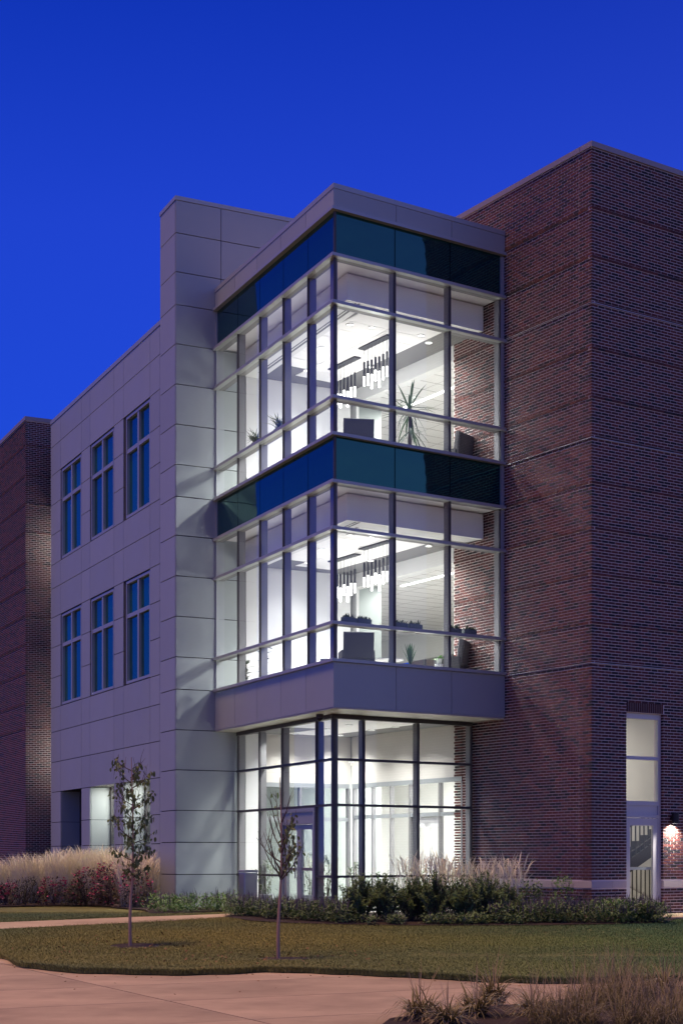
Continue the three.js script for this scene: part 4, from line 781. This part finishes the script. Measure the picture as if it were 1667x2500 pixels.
// foreground bed at the lower right
{
  const s = new THREE.Shape([[.25, 14.5], [.5, 16.0], [1.2, 16.9], [2.4, 17.9], [3.4, 19.3], [4.6, 20.2], [9, 20.6], [9, 12], [.3, 12]].map(p => new THREE.Vector2(...p))); const g = new THREE.ExtrudeGeometry(s, { depth: .06, bevelEnabled: false }); g.rotateX(-Q); g.translate(0, -.40, 0);
  struct('planting_bed', g, M.earth);
}
seed = 701;
function lily(label, x, d, s) {
  const o = thing('daylily_clump', label, 'plant', [x, -.35, -d], 'daylily clumps in the foreground bed');
  mesh('foliage', merged(150, () => { const g = bladeGeo(s * rr(.45, .85), .015, rr(.8, 2.4), 5); g.rotateX(rr(0, .5)); g.rotateY(rr(0, 6.3)); const a = rr(0, 6.3), q = .16 * s * Math.sqrt(rnd()); g.translate(Math.cos(a) * q, 0, Math.sin(a) * q); return g; }), LM.lily, o).userData.kind = 'stuff';
  mesh('dry_leaves', merged(60, () => { const g = bladeGeo(s * rr(.4, .7), .012, rr(1.6, 3), 5); g.rotateX(rr(.1, .8)); g.rotateY(rr(0, 6.3)); const a = rr(0, 6.3), q = .16 * s * Math.sqrt(rnd()); g.translate(Math.cos(a) * q, 0, Math.sin(a) * q); return g; }), LM.tan, o).userData.kind = 'stuff';
  mesh('flower_stalks', merged(9, () => { const g = bladeGeo(s * rr(.7, 1.05), .009, rr(0, .5), 4); g.rotateX(rr(0, .3)); g.rotateY(rr(0, 6.3)); return g; }), LM.tan, o).userData.kind = 'stuff';
}
lily('daylily clump at the left end of the foreground bed', .80, 15.9, .62); lily('daylily clump second from the left in the foreground bed', 1.40, 16.2, .60); lily('daylily clump standing farther back beside the kerb', 1.72, 17.6, .66); lily('dense daylily clump lowest in the frame', 1.05, 15.4, .5); lily('daylily clump beside the fine brown grass', 2.0, 16.4, .5); lily('daylily clump far back at the right of the foreground bed', 3.9, 18.9, .62);
function fineGrass(label, x, d, h, r) {
  const o = thing('fine_grass_clump', label, 'ornamental grass', [x, -.35, -d], 'fine brown grasses in the foreground bed');
  mesh('blades', merged(620, () => { const g = bladeGeo(h * rr(.5, 1.0), .0055, rr(.5, 2.3), 4); g.rotateX(rr(0, .55)); g.rotateY(rr(0, 6.3)); const a = rr(0, 6.3), q = r * .5 * Math.sqrt(rnd()); g.translate(Math.cos(a) * q, 0, Math.sin(a) * q); return g; }), LM.lily, o).userData.kind = 'stuff';
  mesh('seed_stalks', merged(80, () => { const g = bladeGeo(h * rr(.8, 1.35), .0045, rr(.1, .5), 4); g.rotateX(rr(0, .3)); g.rotateY(rr(0, 6.3)); const a = rr(0, 6.3), q = r * .5 * Math.sqrt(rnd()); g.translate(Math.cos(a) * q, 0, Math.sin(a) * q); return g; }), LM.tan, o).userData.kind = 'stuff';
}
fineGrass('fine brown grass mound left of centre in the foreground bed', 2.2, 15.5, .55, .7); fineGrass('fine brown grass mound at the lower right corner', 3.0, 15.2, .55, .7); fineGrass('fine brown grass mound behind, right of the daylilies', 2.85, 17.2, .6, .7); fineGrass('fine brown grass mound at the right frame edge', 3.7, 16.4, .6, .7); fineGrass('fine brown grass with tall seed stalks farthest back', 3.35, 18.2, .6, .6);

// ---------------------------------------------------------------- grass blades on the lawn
{
  seed = 801;
  const tuft = merged(5, () => { const g = bladeGeo(rr(.04, .075), .007, rr(.4, 1.6), 2); g.rotateX(rr(0, .6)); g.rotateY(rr(0, 6.3)); g.translate(rr(-.03, .03), 0, rr(-.03, .03)); return g; });
  const N = 120000, im = new THREE.InstancedMesh(tuft, new THREE.MeshStandardMaterial({ color: 0xffffff, roughness: .9, side: THREE.DoubleSide }), N), m4 = new THREE.Matrix4(), q = new THREE.Quaternion(), c = new THREE.Color();
  const field = (x, d) => { const i = ((Math.floor(d * 40) % 512) + 512) % 512, j = ((Math.floor(x * 18) % 512) + 512) % 512; return nC[i * 512 + j] * .55 + nA[i * 512 + j] * .45; };
  const path = (x, d) => x < -2.3 && d > (x + 6.8) * .72 + 31.0 && d < (x + 7) * .72 + 32.7;
  let n = 0, tries = 0;
  while (n < N && tries++ < N * 4) {
    const near = rnd() < .16, x = rr(-9.5, 7.6); let d = near ? edge(x) + rr(-.03, .12) + .03 * Math.sin(x * 9) : edge(x) + Math.pow(rnd(), 1.35) * (37 - edge(x));
    if (Math.abs(x) > d * .235 + .4 || path(x, d)) continue;
    if (d > 40 || BEDS.some(b => inPoly(x, d, b))) continue;
    if ([[-3.73, 27.73], [-1.0, 25.28]].some(([a, b]) => Math.hypot((x - a - .08), (d - b)) < .46 + .05 * Math.sin(x * 40))) continue;
    q.setFromAxisAngle(V(0, 1, 0), rr(0, 6.3)); const s = near ? rr(1.0, 2.0) : rr(.7, 1.15); m4.compose(V(x, gy(d) - .008 - (near ? .02 : 0), -d), q, V(1.15, s, 1.15)); im.setMatrixAt(n, m4);
    const f = Math.max(0, Math.min(1, (field(x, d) - .36) * 3.2)), gr = Math.max(0, Math.min(1, (x + 1) / 7)) * .5; c.setRGB(.230 * (1 - gr) * (.45 + .85 * f) * .92, .232 * (1 - .2 * gr) * (.65 + .5 * f), .075).multiplyScalar(rr(.75, 1.25)); im.setColorAt(n, c); n++;
  }
  im.count = n; im.name = 'grass'; im.userData = { kind: 'stuff', label: 'short browning lawn grass between forecourt and building' }; im.castShadow = im.receiveShadow = true; scene.add(im);
}
{ // fallen leaves on the lawn and the paving
  seed = 901; const N = 420, g = bladeGeo(.06, .04, .9, 2), im = new THREE.InstancedMesh(g, new THREE.MeshStandardMaterial({ color: 0xffffff, roughness: .9, side: THREE.DoubleSide }), N), m4 = new THREE.Matrix4(), e = new THREE.Euler(), q = new THREE.Quaternion(), c = new THREE.Color();
  for (let k = 0; k < N; k++) {
    const t = k % 3, x = t === 0 ? -3.7 + (rr(-1, 1) + rr(-1, 1)) * 1.3 : t === 1 ? -1 + (rr(-1, 1) + rr(-1, 1)) * 1.3 : rr(-6, 6), d = t === 0 ? 27.7 + (rr(-1, 1) + rr(-1, 1)) * 1.6 : t === 1 ? 25.3 + (rr(-1, 1) + rr(-1, 1)) * 1.6 : edge(x) + rr(-.6, .5) - (rnd() < .2 ? rr(0, 4) : 0);
    q.setFromEuler(e.set(rr(1.2, 1.9), rr(0, 6.3), 0, 'YXZ')); m4.compose(V(x, d < edge(x) ? -.372 : gy(d) + .05, -d), q, V(1, 1, 1).multiplyScalar(rr(.6, 1.1))); im.setMatrixAt(k, m4); im.setColorAt(k, c.setRGB(.20, .12, .05).multiplyScalar(rr(.4, 1.5)));
  }
  im.name = 'fallen_leaves'; im.userData = { kind: 'stuff', label: 'scattered dry fallen leaves on the lawn and its edge' }; im.castShadow = im.receiveShadow = true; scene.add(im);
}
renderer.render(scene, camera);
